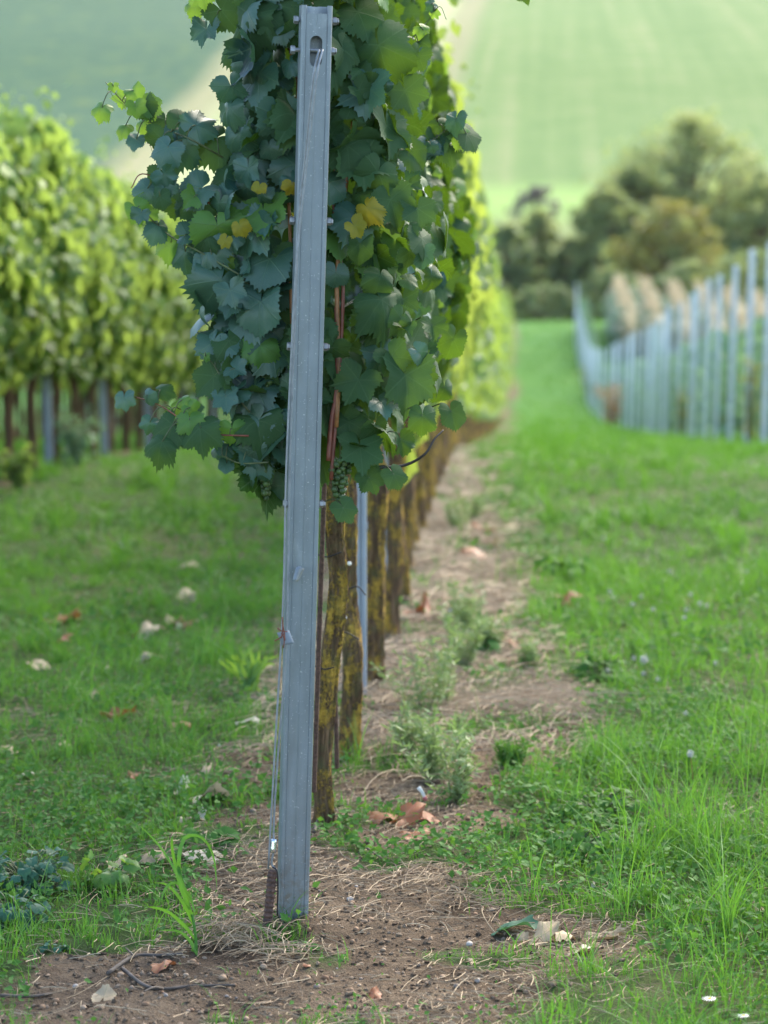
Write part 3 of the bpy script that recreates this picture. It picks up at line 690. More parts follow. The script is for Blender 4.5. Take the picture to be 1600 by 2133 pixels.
# ------------------------------------------------------------------ middle-row and other vines (copied)
def make_vine(mat_list, temps, seed, label, group, s, t, n, rmean, name='grapevine', bark='bark', nr=12, zlo=0.66, zhi=2.2, fm=None, rt=0.027, wm=1.0):
    root = root_vine(s, t, label, group, name)
    V, F = trunk_mesh(seed, rt, nr, 24, 1.0, 0.016, flare=0.5); MB().add(V, F).build('trunk', M[bark], root)
    mb = MB(); P, N, D, S, r_ = canopy(n, -0.42, 0.42, seed, zlo, zhi, rmean, wmul=wm)
    mats = (r_.random(n) < 0.0).astype(int) if fm is None else fm(P, r_)
    put_leaves(mb, temps, P, N, D, S, mats, r_)
    # arching top shoots
    for q in range(5):
        b = np.array([r_.normal(0, 0.08), r_.uniform(-0.4, 0.4), zhi - 0.12]); L = r_.uniform(0.15, 0.42); dr = np.array([r_.normal(0, 0.3), r_.normal(0, 0.3), 1.0])
        pp = b + np.linspace(0, 1, 7)[:, None] * dr * L
        put_leaves(mb, temps, pp + r_.normal(0, 0.03, (7, 3)), r_.normal(0, 1, (7, 3)) + [0, 0, 0.6], r_.normal(0, 1, (7, 3)) - [0, 0, 0.4], rmean * np.linspace(0.9, 0.45, 7), 0, r_)
    mb.build('foliage', mat_list, root)
    return root
lab_mid = 'leafy grapevine farther back in the middle row behind the tall steel post'
lab_left = 'leafy grapevine in the long row left of the grass strip, thin dark trunk'
lab_left2 = 'grapevine in the row behind the left row, seen through its trunks'
def row_vines(ks, t, label, group, protos, extra=0.0, ds=DS):
    out = []
    for q, k in enumerate(ks):
        s = S0 + ds * k + extra; x, y = rowp(s, t)
        if q < len(protos):
            r_ = protos[q](s, t); out.append(r_); continue
        src = out[int(rng.integers(0, len(protos)))]
        dup(src, (x, y, tz(x, y)), -A_ROW + (PI if rng.random() < 0.5 else 0), label, group, float(rng.uniform(0.95, 1.06)))
    return out
row_vines(range(5, 17), 0.0, lab_mid, 'grapevines farther back in the middle row', [lambda s, t, k=k: make_vine([M['leaf_mid']], MIDL, 600 + k, lab_mid, 'grapevines farther back in the middle row', s, t, 560, 0.058, nr=16, wm=0.68, zlo=0.56) for k in range(4)])
row_vines(range(17, 126), 0.0, 'distant grapevine of the middle row, a blurred sunlit leaf edge beside the grass alley', 'distant grapevines of the middle row',
          [lambda s, t, k=k: make_vine([M['leaf_far']], FARL, 640 + k, 'distant grapevine of the middle row, a blurred sunlit leaf edge beside the grass alley', 'distant grapevines of the middle row', s, t, 440, 0.07, wm=0.72, zlo=0.36) for k in range(4)])
row_vines(range(4, 60), -2.6, lab_left, 'grapevines of the left row', [lambda s, t, k=k: make_vine([M['leaf_far']], MIDL, 680 + k, lab_left, 'grapevines of the left row', s, t, 1000, 0.052, bark='bark_plain', rt=0.028, zhi=2.03, zlo=0.6) for k in range(5)])
row_vines(range(10, 80), -5.2, lab_left2, 'grapevines of the row behind the left row', [lambda s, t, k=k: make_vine([M['leaf_far']], FARL, 720 + k, lab_left2, 'grapevines of the row behind the left row', s, t, 300, 0.075, bark='bark_plain', rt=0.03) for k in range(3)], 0.3, 0.46)

row_vines(range(15, 76), -7.8, 'grapevine two rows beyond the left row, its trunk barely seen in the gaps', 'grapevines two rows beyond the left row', [lambda s, t, k=k: make_vine([M['leaf_far']], FARL, 760 + k, 'grapevine two rows beyond the left row, its trunk barely seen in the gaps', 'grapevines two rows beyond the left row', s, t, 260, 0.08, bark='bark_plain', rt=0.034) for k in range(2)], 0.1, 0.46)

# ------------------------------------------------------------------ the end post
pb_ = gpx(612, 1930)
post = thing('steel_post', 'tall galvanised end post with slotted top and side bolts in front of the vines', 'post', (P0[0], P0[1], tz(*P0)), 0)
post.rotation_euler = (0, math.radians(1.72), math.radians(9))
HP = 1.906 - tz(*P0)
def c_section(zs, prof_xy, thick=0.0026):
    pr = np.asarray(prof_xy, float); m = len(pr); V = []
    for z in zs: V += [[x, y, z] for x, y in pr]
    V = np.array(V); i = np.arange(len(zs) - 1)[:, None] * m; j = np.arange(m - 1)[None]
    return V, np.stack([i + j, i + j + 1, i + m + j + 1, i + m + j], -1).reshape(-1, 4)
def solid(o, th, bev=0.0):
    md = o.modifiers.new('solid', 'SOLIDIFY'); md.thickness = th; md.offset = 0
    return o
HW = 0.0305
right = [(0.0215, 0.003), (0.0232, 0.0), (0.0275, 0.0), (0.0290, 0.0008), (0.0302, 0.0026), (HW, 0.0055), (HW, 0.037), (0.0290, 0.0395), (0.0270, 0.040), (0.006, 0.040)]
left = [(-x, y) for x, y in right][::-1]
zs = [-0.25, 0.1, 0.5, 1.0, 1.5, HP - 0.006]
mb = MB()
V, F = c_section(zs[:-1] + [HP], right); mb.add(V, F)
V, F = c_section(zs[:-1] + [HP], left); mb.add(V, F)
# front plate with an oval slot
zc, hh, hw = 1.815 - tz(*P0), 0.031, 0.0125
K = 40; an = np.linspace(0, 2 * PI, K, endpoint=False)
ov = np.array([[hw * math.cos(a), (hh - hw) * (1 if math.sin(a) > 1e-9 else (-1 if math.sin(a) < -1e-9 else 0)) + hw * math.sin(a)] for a in an])
rx, rz_ = 0.0215, 0.05
rect = []
for a in an:
    c, s = math.cos(a), math.sin(a); f = min(rx / max(abs(c), 1e-6), rz_ / max(abs(s), 1e-6)); rect.append([c * f, s * f])
rect = np.array(rect)
cor = [int(np.argmin(np.hypot(rect[:, 0] - sx * rx, rect[:, 1] - sz * rz_))) for sx in (1, -1) for sz in (1, -1)]
for q, (sx, sz) in enumerate([(1, 1), (1, -1), (-1, 1), (-1, -1)]): rect[cor[q]] = [sx * rx, sz * rz_]
V = np.array([[x, 0.003, zc + z] for x, z in ov] + [[x, 0.003, zc + z] for x, z in rect])
k_ = np.arange(K); mb.add(V, np.stack([k_, (k_ + 1) % K, K + (k_ + 1) % K, K + k_], -1))
TOPF = HP - 0.016
V, F = c_section([-0.25, 0.1, 0.5, 1.0, 1.5, zc - rz_], [(-0.0215, 0.003), (-0.001, 0.0032), (0, 0.0024), (0.001, 0.0032), (0.0215, 0.003)]); mb.add(V, F)
V, F = c_section([zc + rz_, TOPF], [(-0.0215, 0.003), (-0.001, 0.0032), (0, 0.0024), (0.001, 0.0032), (0.0215, 0.003)]); mb.add(V, F)
bd = solid(mb.build('profile', M['zinc'], post, smooth=False), 0.0026)
# back wall seen above the front plate
V, F = box(-0.0285, 0.0285, 0.0355, 0.0380, 0.2, HP - 0.001); MB().add(V, F).build('back_wall', M['zinc'], post, smooth=False)
def hexhead(x0, x1, z, y, r):
    a = np.arange(6) * PI / 3 + 0.3; ring = lambda x, q: np.stack([np.full(6, x), y + q * np.cos(a), z + q * np.sin(a)], -1)
    s = 1 if x1 > x0 else -1
    V = np.concatenate([ring(x0, r), ring(x1 - s * 0.001, r), ring(x1, r * 0.85), [[x0, y, z]], [[x1, y, z]]]); F = []
    for i in range(6):
        j = (i + 1) % 6
        F += [[i, j, 6 + j, 6 + i], [6 + i, 6 + j, 12 + j, 12 + i]]
    T = [[18, (i + 1) % 6, i] for i in range(6)] + [[19, 12 + i, 12 + (i + 1) % 6] for i in range(6)]
    return V, [np.array(F), np.array(T)]
def bolt(z, y, lx, rx, r=0.0085, nutr=0.0085, hl=0.009):
    mb = MB(); V, F = tube([[-HW - lx - 0.004, y, z], [-0.01, y, z], [0.01, y, z], [HW + rx + 0.004, y, z]], 0.0042, 10); mb.add(V, F)
    V, F = hexhead(-HW - lx, -HW - lx - hl, z, y, r); mb.add(V, F)
    V, F = hexhead(HW + rx - 0.0085, HW + rx, z, y, nutr); mb.add(V, F)
    V, F = hexhead(HW + rx + 0.001, HW + rx + 0.0035, z, y, nutr * 0.8); mb.add(V, F)
    mb.build('bolt', M['bolt'], post, smooth=False)
g0 = tz(*P0)
bolt(1.877 - g0, 0.022, 0.005, 0.013); bolt(1.817 - g0, 0.014, 0.011, 0.009, 0.009); bolt(1.474 - g0, 0.022, 0.003, 0.012); bolt(1.218 - g0, 0.022, 0.002, 0.012); bolt(0.893 - g0, 0.022, 0.002, 0.012)

# guy wire and anchor
anchor_top = px(566, 1812, 5.66); ab = gpx(545, 1965)
def wirepath(pts): return spline([px(x, y, d) for x, y, d in pts], 60)
gw = MB()
V, F = tube(wirepath([(672, 103, 5.455), (660, 160, 5.44), (640, 330, 5.47), (624, 480, 5.49), (614, 600, 5.5), (597, 960, 5.55), (590, 1250, 5.58), (574, 1540, 5.62), (559, 1810, 5.66)]), 0.0022, 8); gw.add(V, F)
V, F = tube(wirepath([(665, 103, 5.455), (652, 165, 5.445), (636, 320, 5.475), (620, 480, 5.5), (617, 600, 5.51), (604, 960, 5.56), (597, 1330, 5.6), (580, 1560, 5.63), (571, 1700, 5.65), (570, 1755, 5.655)]), 0.0022, 8); gw.add(V, F)
V, F = tube(wirepath([(570, 1775, 5.655), (566, 1800, 5.66), (576, 1812, 5.66)]), 0.0022, 8); gw.add(V, F)
o0 = px(600, 960, 5.55)
gwo = gw.build('guy_wire', M['wire']); tag(gwo, 'doubled thin steel guy wire running from the slotted post top to the ground anchor', 'wire')
V, F = tube([px(570.5, 1748, 5.655), px(570, 1754, 5.655), px(569, 1768, 5.655), px(568.5, 1776, 5.655)], 0.0062, 14)
MB().add(V, F).build('ferrule', M['ferrule'], gwo)
at_ = px(568, 1812, 5.66)
m_ = 150; tt = np.linspace(0, 1, m_); d_ = (ab + np.array([0, 0, -0.08])) - at_
V, F = tube(at_ + tt[:, None] * d_, 0.0095 * (1 + 0.10 * np.sin(tt * 140)) * np.minimum(1, 0.6 + tt * 20), 12)
an_o = MB().add(V - ab, F).build('ground_anchor', M['rust'], loc=ab); tag(an_o, 'rusty spiral anchor rod stuck in the soil left of the tall post foot', 'anchor')
V, F = tube(wirepath([(568, 1806, 5.655), (577, 1815, 5.65), (579, 1850, 5.66), (578, 1900, 5.67), (585, 1918, 5.68)]), 0.0016, 6); MB().add(V - ab, F).build('wire_loop', M['black_tie'], an_o)
# plastic clip and twig tuft on the guy wire
cl = thing('plant_clip', 'clear plastic vine clip tangled with a red brown twig tuft on the guy wire', 'clip', px(594, 1325, 5.58))
co = np.array(cl.location)
def sheet(P4, nu=6, bulge=0.004):
    a, b, c, d = [np.array(q) for q in P4]; U_, V_ = np.meshgrid(np.linspace(0, 1, nu), np.linspace(0, 1, nu))
    P = (a * (1 - U_[..., None]) + b * U_[..., None]) * (1 - V_[..., None]) + (d * (1 - U_[..., None]) + c * U_[..., None]) * V_[..., None]
    P[..., 1] -= bulge * np.sin(U_ * PI); ii = (np.arange(nu - 1)[:, None] * nu + np.arange(nu - 1)[None]).ravel()
    return P.reshape(-1, 3), np.stack([ii, ii + 1, ii + nu + 1, ii + nu], -1)
V, F = sheet([px(577, 1318, 5.57), px(602, 1312, 5.57), px(613, 1340, 5.57), px(588, 1344, 5.57)]); solid(MB().add(V - co, F).build('clip_body', M['plastic_blue'], cl), 0.0012)
for q in ([(588, 1285), (589, 1310), (586, 1330)], [(572, 1335), (584, 1328), (593, 1318)], [(586, 1318), (592, 1330), (591, 1350)], [(578, 1308), (586, 1314), (599, 1316)], [(589, 1300), (592, 1316), (594, 1334)]):
    V, F = tube(spline([px(x, y, 5.56) for x, y in q], 8) - co, np.linspace(0.0016, 0.001, 8), 5); MB().add(V, F).build('twig', M['cane_red'], cl)
tg = thing('plastic_tag', 'pale translucent plastic clip stuck on the face of the tall steel post', 'tag', px(622, 1195, 5.57))
co = np.array(tg.location)
V, F = sheet([px(609, 1209, 5.585), px(621, 1211, 5.578), px(634, 1184, 5.578), px(622, 1178, 5.582)], 8, 0.006); solid(MB().add(V - co, F).build('tag_body', M['plastic'], tg), 0.001)
V, F = sheet([px(609, 1209, 5.583), px(615, 1210, 5.575), px(627, 1179, 5.577), px(617, 1182, 5.582)], 6, 0.004); solid(MB().add(V - co, F).build('flap', M['plastic_blue'], tg), 0.001)

# ------------------------------------------------------------------ slim line posts
def slim_post(root, h, w, mat, d=0.035):
    mb = MB(); pr = [(0.3 * w, d), (0.48 * w, d * 0.95), (0.5 * w, d * 0.1), (0.42 * w, 0), (0.12 * w, 0), (0.08 * w, 0.006), (-0.08 * w, 0.006), (-0.12 * w, 0), (-0.42 * w, 0), (-0.5 * w, d * 0.1), (-0.48 * w, d * 0.95), (-0.3 * w, d)]
    V, F = c_section([-0.2, 0.4, 0.9, 1.4, h], pr); mb.add(V, F)
    o = solid(mb.build('profile', mat, root, smooth=False), 0.003)
    for z in np.arange(0.5, h - 0.05, 0.3):
        for sx in (-1, 1):
            V, F = box(sx * w * 0.5 - 0.004, sx * w * 0.5 + 0.004, d * 0.3, d * 0.7, z, z + 0.02)
            hk = MB().add(V, F).build('wire_hook', mat, o, smooth=False)
    return o
rp = thing('steel_post', 'second post of the middle row, slim grey steel between lichened trunks', 'post', (*rowp(2.42, 0.0), tz(*rowp(2.42, 0.0))), -A_ROW, 'slim posts of the middle row')
slim_post(rp, 2.0, 0.03, M['rowpost'])
for k, s in enumerate(np.arange(2, 45) * 2.36):
    x, y = rowp(s, -0.05); dup(rp, (x, y, tz(x, y)), -A_ROW, 'slim steel post farther back among the vines of the middle row' , 'slim posts farther back in the middle row')
lp = thing('steel_post', 'slim grey steel post standing among the trunks of the left vine row', 'post', (*rowp(4.7, -2.6), tz(*rowp(4.7, -2.6))), -A_ROW, 'slim posts of the left row')
slim_post(lp, 2.0, 0.05, M['rowpost'])
for t_, lab, gr, off in ((-2.6, 'slim grey steel post standing among the trunks of the left vine row', 'slim posts of the left row', 0.0), (-5.2, 'slim steel post in the row behind the left row, seen between its trunks', 'slim posts of the row behind the left row', 1.0)):
    for k, s in enumerate(np.arange(3 if t_ > -3 else 4, 18) * 2.36 + off):
        x, y = rowp(s, t_); c = dup(lp, (x, y, tz(x, y)), -A_ROW, lab, gr); c.rotation_euler[1] = math.radians(float(rng.normal(-0.8, 0.6)))
tall = thing('steel_post', 'nearest bare steel post at the right edge, tallest of the post row', 'post', (*rowp(20.5, 2.86), tz(*rowp(20.5, 2.86))), -A_ROW, 'bare steel posts of the right row')
slim_post(tall, 2.0, 0.056, M['farpost'])
tall.rotation_euler[1] = math.radians(1.0)
rlab = ['second bare steel post from the right frame edge in the post row', 'third bare steel post from the right frame edge in the post row', 'fourth bare steel post from the right frame edge in the post row']
for k in range(1, 44):
    s = 20.5 + 1.98 * k; x, y = rowp(s, 2.86 + float(rng.normal(0, 0.03)))
    lab = rlab[k - 1] if k <= 3 else 'bare pale steel post farther down the post row right of the grass alley'
    c = dup(tall, (x, y, tz(x, y)), -A_ROW, lab, 'bare steel posts of the right row' if k <= 3 else 'bare steel posts farther down the right row', float(rng.uniform(0.99, 1.03))); c.rotation_euler[1] = math.radians(float(rng.normal(0.9, 0.3)))
for k in range(0, 9):
    s = 76 + 2.36 * k; x, y = rowp(s, 5.72)
    c = dup(tall, (x, y, tz(x, y)), -A_ROW, 'bare steel post in the second post row behind the young vines', 'bare steel posts of the second right row', float(rng.uniform(0.97, 1.04))); c.rotation_euler[1] = math.radians(float(rng.normal(0.9, 0.5)))
# trellis wires of the middle row
for z, lab in ((0.893, 'lowest trellis wire of the middle row, just under the leaves'), (1.218, 'second trellis wire of the middle row, level with the fourth post bolt'), (1.474, 'third trellis wire of the middle row, level with the middle post bolt')):
    ss = np.concatenate([np.arange(0.03, 20, 0.6), np.arange(20, 106, 3)]); P = np.array([[*rowp(s, 0.0), float(prof(rowp(s, 0)[1])) + z] for s in ss])
    V, F = tube(P, 0.0013, 5); tag(MB().add(V, F).build('trellis_wire', M['wire']), lab, 'wire')

# ------------------------------------------------------------------ young vines between the bare posts
yl_lab = 'young bluish green vine growing between the bare steel posts on the right'
def young(seed, s, t):
    x, y = rowp(s, t); root = thing('young_vine', yl_lab, 'grapevine', (x, y, tz(x, y)), -A_ROW, 'young vines between the right posts'); r_ = np.random.default_rng(seed)
    V, F = tube(spline([[0, 0, -0.03], [0.02, 0.01, 0.4], [0, 0.03, 0.8], [0.02, 0, 1.15]], 14), np.linspace(0.012, 0.005, 14), 6); MB().add(V, F).build('stem', M['bark_plain'], root)
    n = 130; z = r_.uniform(0.15, 1.35, n); w = 0.22 * np.interp(z, [0.1, 0.6, 1.0, 1.4], [0.5, 1, 1, 0.3]); a = r_.uniform(0, 2 * PI, n)
    P = np.stack([w * np.cos(a) * r_.random(n), 1.6 * w * np.sin(a), z], -1); mb = MB()
    put_leaves(mb, FARL, P, np.stack([np.cos(a), np.sin(a), np.full(n, 0.5)], -1), r_.normal(0, 0.4, (n, 3)) - [0, 0, 1], r_.uniform(0.05, 0.09, n), 0, r_)
    mb.build('foliage', M['leaf_bluegreen'], root); return root
yp = [young(800 + k, 20.9 + 0.9 * k, 3.2) for k in range(4)]
for k in range(4, 90):
    s = 20.9 + 0.95 * k; x, y = rowp(s, 3.2)
    if rng.random() < 0.12: continue
    dup(yp[int(rng.integers(0, 4))], (x, y, tz(x, y)), float(rng.uniform(0, 6)), yl_lab, 'young vines between the right posts', float(rng.uniform(0.75, 1.15)))
for k in range(0, 48):
    s = 44 + 1.2 * k; x, y = rowp(s, 5.72)
    dup(yp[int(rng.integers(0, 4))], (x, y, tz(x, y)), float(rng.uniform(0, 6)), 'young vine in the second row behind the bare steel posts', 'young vines of the second right row', float(rng.uniform(0.8, 1.2)))

# ------------------------------------------------------------------ maize rows
def maize_row(xp, Yd, label, L=9.0, h=1.95, tint=0):
    X0 = (xp - 800) / FPX * Yd; root = thing('maize_row', label, 'maize', (X0, Yd, tz(X0, Yd)), -A_ROW, 'maize rows behind the bare posts'); r_ = np.random.default_rng(int(xp))
    g = MB(); d = MB(); ta = MB()
    for s in np.arange(0, L, 0.09):
        b = np.array([r_.uniform(-0.26, 0.26), s, float(prof(Yd + s) - prof(Yd))]); hh = h * r_.uniform(0.9, 1.08); dry = (b[0] > 0.06 and s < 5) or s < 0.2  # right side and near end get the tan, painted as sunlit faces
        mb_ = d if (dry or r_.random() < 0.08) else g
        V, F = tube([b - [0, 0, 0.1], b + [0, 0, hh * 0.5], b + [0, 0, hh]], [0.018, 0.014, 0.006], 5); mb_.add(V, F)
        for q in range(9):
            z = hh * (0.12 + 0.09 * q); a = r_.uniform(0, 2 * PI); dr = np.array([math.cos(a), math.sin(a), 0]); sd = np.array([-dr[1], dr[0], 0]); Lf = r_.uniform(0.4, 0.7); tq = np.linspace(0, 1, 5)
            c = b + [0, 0, z] + tq[:, None] * dr * Lf + np.array([0, 0, 1.0]) * (0.35 * tq - 0.75 * tq ** 2)[:, None] * Lf; w = 0.05 * np.array([0.7, 1, 0.9, 0.6, 0.1])
            V = np.concatenate([c - sd * w[:, None], c + sd * w[:, None]]); i = np.arange(4); mb_.add(V, np.stack([i, i + 1, i + 6, i + 5], -1))
        for q in range(3):
            a = r_.uniform(0, 2 * PI); e = b + [0.12 * math.cos(a), 0.12 * math.sin(a), hh + r_.uniform(0.1, 0.3)]
            V, F = tube([b + [0, 0, hh - 0.05], (b + [0, 0, hh + 0.1] + e) / 2, e], 0.014, 4); d.add(V, F)
    g.build('green_leaves', M['leaf_bluegreen'], root); o = d.build('dry_leaves', M['maize_dry'], root); o['label'] = 'dry tan leaves and tassels'
for k, (xp, Y) in enumerate([(1303, 104), (1362, 103), (1425, 102), (1490, 101), (1550, 100), (1610, 99), (1670, 98)]):
    maize_row(xp, Y, ['leftmost maize row behind the bare posts, tan near end', 'second maize row from the left behind the bare posts', 'third maize row from the left behind the bare posts', 'fourth maize row from the left behind the bare posts', 'fifth maize row from the left behind the posts', 'maize row at the right frame edge behind the posts', 'maize row just outside the right frame edge'][k])

# ------------------------------------------------------------------ trees and bushes
def tree(name, label, cat, xp, ytop, wpx, Yd, mats, n, seed, leaf=0.16, group=None, airy=0.0, X=None):
    X = (xp - 800) / FPX * Yd if X is None else X; zb = tz(X, Yd); zt = CAM_Z - (ytop - 330) / FPX * Yd; H = zt - zb; W = wpx / FPX * Yd / 2
    r_ = np.random.default_rng(seed); root = thing(name, label, cat, (X, Yd, zb), 0, group)
    tb = MB(); V, F = tube(spline([[0, 0, -0.3], [0.1, 0, H * 0.3], [-0.1, 0.1, H * 0.6], [0.1, 0, H * 0.88]], 16), np.linspace(0.035 * H, 0.008 * H, 16), 9); tb.add(V, F)
    cl = []
    nb = int(n / 38)
    for q in range(nb):
        a = r_.uniform(0, 2 * PI); zz = r_.beta(1.3, 1.2); rad = W * math.sqrt(max(0.02, 1 - (2 * (zz - 0.42)) ** 2 * 0.85)) * r_.uniform(0.35, 1.0) ** 0.6
        c = np.array([rad * math.cos(a), rad * math.sin(a) * 0.8, H * (0.06 + 0.9 * zz)]); lob = 0.72 + 0.75 * float(vnoise(math.cos(a) * 1.7 + seed * 3.1, math.sin(a) * 1.7 + zz * 4.0, seed)); c = c * [lob, lob, 1] + r_.normal(0, 0.07 * W, 3); c[2] *= 0.9 + 0.22 * float(vnoise(a * 1.3, 0.5, seed + 4))
        cl.append(c)
        if q % 4 == 0:
            b0 = np.array([0, 0, max(0.1 * H, c[2] * 0.55)]); V, F = tube(spline([b0, (b0 + c) / 2 + [0, 0, 0.05 * H], c], 7), np.linspace(0.012 * H, 0.003 * H, 7), 5); tb.add(V, F)
    tb.build('trunk', M['bark_plain'], root)
    mb = MB(); 
    for c in cl:
        rr = r_.uniform(0.1, 0.22) * min(W, H * 0.5) * (1.25 if airy < 0.5 else 0.8); m = int(46 * r_.uniform(0.6, 1.3) * (1 - airy * 0.6))
        P = c + nrm(r_.normal(0, 1, (m, 3))) * rr * r_.random((m, 1)) ** 0.45 * [1.15, 1.15, 0.8]
        put_leaves(mb, [QUAD], P, r_.normal(0, 1, (m, 3)) + nrm(P - [0, 0, H * 0.4]) * 0.8 + [0, 0, 0.4], r_.normal(0, 1, (m, 3)), r_.uniform(0.6, 1.3, m) * leaf, 0 if r_.random() < 0.8 else len(mats) - 1, r_)
    mb.build('crown', [M[q] for q in mats], root)
    return root
QUAD = (np.array([[0, -0.6, 0], [0.5, 0, 0.08], [0, 0.9, -0.05], [-0.5, 0, 0.08]]), np.zeros((0, 3), int), np.array([[0, 1, 2, 3]]), np.zeros((4, 2)))
def put_quads(): pass
_pl = put_leaves
def put_leaves(mb, temps, P, Nn, D, S, mats=0, r_=rng):
    if temps and len(temps) == 1 and len(temps[0][1]) == 0:
        V, _, F4, uv = temps[0]; P = np.asarray(P, float); n = len(P)
        R = frames(np.asarray(Nn, float), np.asarray(D, float)); S = np.broadcast_to(np.asarray(S, float), (n,))
        VV = np.einsum('nij,vj->nvi', R, V) * S[:, None, None] + P[:, None]; off = (np.arange(n) * len(V))[:, None, None]
        mb.add(VV.reshape(-1, 3), (F4[None] + off).reshape(-1, 4), int(mats)); return
    return _pl(mb, temps, P, Nn, D, S, mats, r_)
tree('round_tree', 'large rounded green tree on the right in front of the hill field', 'tree', 1435, 248, 330, 142, ['tree_green', 'tree_dark'], 11000, 1, 0.2)
tree('round_tree', 'leafy tree cut by the right frame edge beside the large rounded tree', 'tree', 1590, 345, 230, 137, ['tree_green', 'tree_dark'], 7000, 2, 0.2)
tree('bush', 'green bush at the left foot of the large rounded tree', 'bush', 1262, 385, 170, 136, ['tree_green', 'tree_dark'], 6000, 3, 0.18)
tree('bush', 'light green bush between the left foot bush and the olive bush', 'bush', 1330, 345, 190, 139, ['tree_green', 'tree_yellow'], 6000, 15, 0.2)
tree('bush', 'yellowish olive bush in front of the large rounded tree', 'bush', 1390, 405, 200, 130, ['tree_yellow', 'tree_green'], 5500, 4, 0.18)
tree('bush', 'green bush left of the gap, just right of the vine row end', 'bush', 1052, 470, 140, 134, ['tree_dark', 'tree_green'], 4500, 5, 0.18)
tree('bush', 'mid green bush in the middle of the small left clump', 'bush', 1122, 440, 120, 138, ['tree_green', 'tree_dark'], 4200, 6, 0.18)
tree('bush', 'low green bush right of the small clump above the alley end', 'bush', 1190, 500, 120, 137, ['tree_green', 'tree_dark'], 3600, 7, 0.18)
tree('bare_tree', 'thin greyish purple tree rising behind the small left clump', 'tree', 1112, 382, 110, 148, ['tree_brown', 'tree_brown'], 2600, 8, 0.14, None, 0.45)
tree('bush', 'low dark bush directly at the end of the grass alley', 'bush', 1130, 585, 150, 127, ['tree_dark', 'tree_dark'], 3000, 9, 0.16)
tree('bush', 'low dark bush behind the farthest bare posts', 'bush', 1265, 560, 150, 126, ['tree_dark', 'tree_green'], 3000, 10, 0.16)
tree('bush', 'low dark bush behind the maize tops under the olive bush', 'bush', 1420, 545, 190, 125, ['tree_dark', 'tree_green'], 3000, 12, 0.16)
tree('bush', 'dark bush behind the maize tops at the right frame edge', 'bush', 1560, 520, 190, 125, ['tree_dark', 'tree_green'], 3000, 13, 0.16)
tree('bush', 'dark bush partly hidden by the far end of the middle vine row', 'bush', 980, 540, 130, 131, ['tree_dark', 'tree_green'], 3000, 14, 0.16)

# ------------------------------------------------------------------ grass and ground litter
def blades(mb, X, Y, h, w, bend, r_, mat=0, z0=-0.004):
    n = len(X); Z = terrain(X, Y) + z0; a = r_.uniform(0, 2 * PI, n); b = r_.uniform(0, 2 * PI, n)
    tq = np.array([0, 0.38, 0.72, 1.0]); wq = np.array([0.8, 1.0, 0.7, 0.0])
    dr = np.stack([np.cos(a), np.sin(a), 0 * a], -1); sd = np.stack([np.cos(b), np.sin(b), 0 * b], -1)
    c = np.stack([X, Y, Z], -1)[:, None] + dr[:, None] * (bend * h)[:, None, None] * (tq ** 2)[None, :, None]
    c[..., 2] += (h[:, None] * (tq - 0.28 * np.clip(bend, 0, 1.6)[:, None] * tq ** 2))
    wv = w[:, None] * wq[None]
    L = c[:, :3] - sd[:, None] * wv[:, :3, None]; R = c[:, :3] + sd[:, None] * wv[:, :3, None]
    V = np.concatenate([L, R, c[:, 3:]], 1).reshape(-1, 3); o = (np.arange(n) * 7)[:, None]
    q = np.concatenate([o + np.array([[0, 3, 4, 1]]), o + np.array([[1, 4, 5, 2]])], 0); t = o + np.array([[2, 5, 6]])
    mb.add(V, [q, t], mat)
def scatter(n, x0, x1, y0, y1, r_, follow=False):
    Y = r_.uniform(y0, y1, n); X = r_.uniform(x0, x1, n)
    if follow: X = X + (Y - P0[1]) * A_ROW
    return X, Y
g = MB(); r_ = np.random.default_rng(41)
for (n, x0, x1, y0, y1, h0, w0, thr) in ((140000, -1.5, 2.0, 4.3, 7.6, 0.036, 0.0011, 0.42), (110000, -1.9, 2.4, 7.6, 11.5, 0.044, 0.0016, 0.42), (80000, -3.6, 4.0, 11.5, 22, 0.055, 0.003, 0.4), (60000, -8, 9, 22, 50, 0.07, 0.007, 0.4), (26000, -2, 12, 50, 118, 0.10, 0.016, 0.4)):
    X, Y = scatter(n, x0, x1, y0, y1, r_)
    if y1 < 30:        # two thirds of the blades grow in tufts
        nt_ = int(n / (26 if y1 < 12 else 40)); cx_ = r_.uniform(x0, x1, nt_); cy_ = r_.uniform(y0, y1, nt_); ti = r_.integers(0, nt_, n); tf = r_.random(n) < 0.62
        sg = 0.013 + 0.0016 * (y0 - 4); X = np.where(tf, cx_[ti] + r_.normal(0, sg, n), X); Y = np.where(tf, cy_[ti] + r_.normal(0, sg * 1.2, n), Y)
        tuft_h = r_.gamma(3.0, 0.36, nt_)[ti] * tf + (1 - tf) * 0.6
    else: tuft_h = np.ones(n)
    gm = gmask(X, Y); cl_ = fbm(X * 7, Y * 7, 63, 2)
    keep = r_.random(n) < np.clip((gm - 0.12) * 1.2, 0, 1) * (0.12 + 1.3 * np.clip((cl_ - 0.25) * 1.8, 0, 1))
    X, Y, gm, cl_, tuft_h = X[keep], Y[keep], gm[keep], cl_[keep], tuft_h[keep]; m = len(X)
    hn = fbm(X * 1.8, Y * 1.8, 71, 3)
    h = h0 * tuft_h * (0.3 + 1.5 * hn ** 1.3) * r_.uniform(0.5, 1.6, m) * (0.45 + 0.65 * gm)
    right_front = (X > 0.25) & (Y < 7.4); h = np.where(right_front, h * (1.0 + 1.6 * np.clip((fbm(X * 2.2, Y * 2.2, 29, 2) - 0.42) * 4, 0, 1)), h)
    blades(g, X, Y, h, w0 * r_.uniform(0.6, 1.5, m), r_.gamma(2.0, 0.3, m), r_)
kind(g.build('grass', M['grass'], smooth=False), 'stuff', 'bright green grass between the rows')
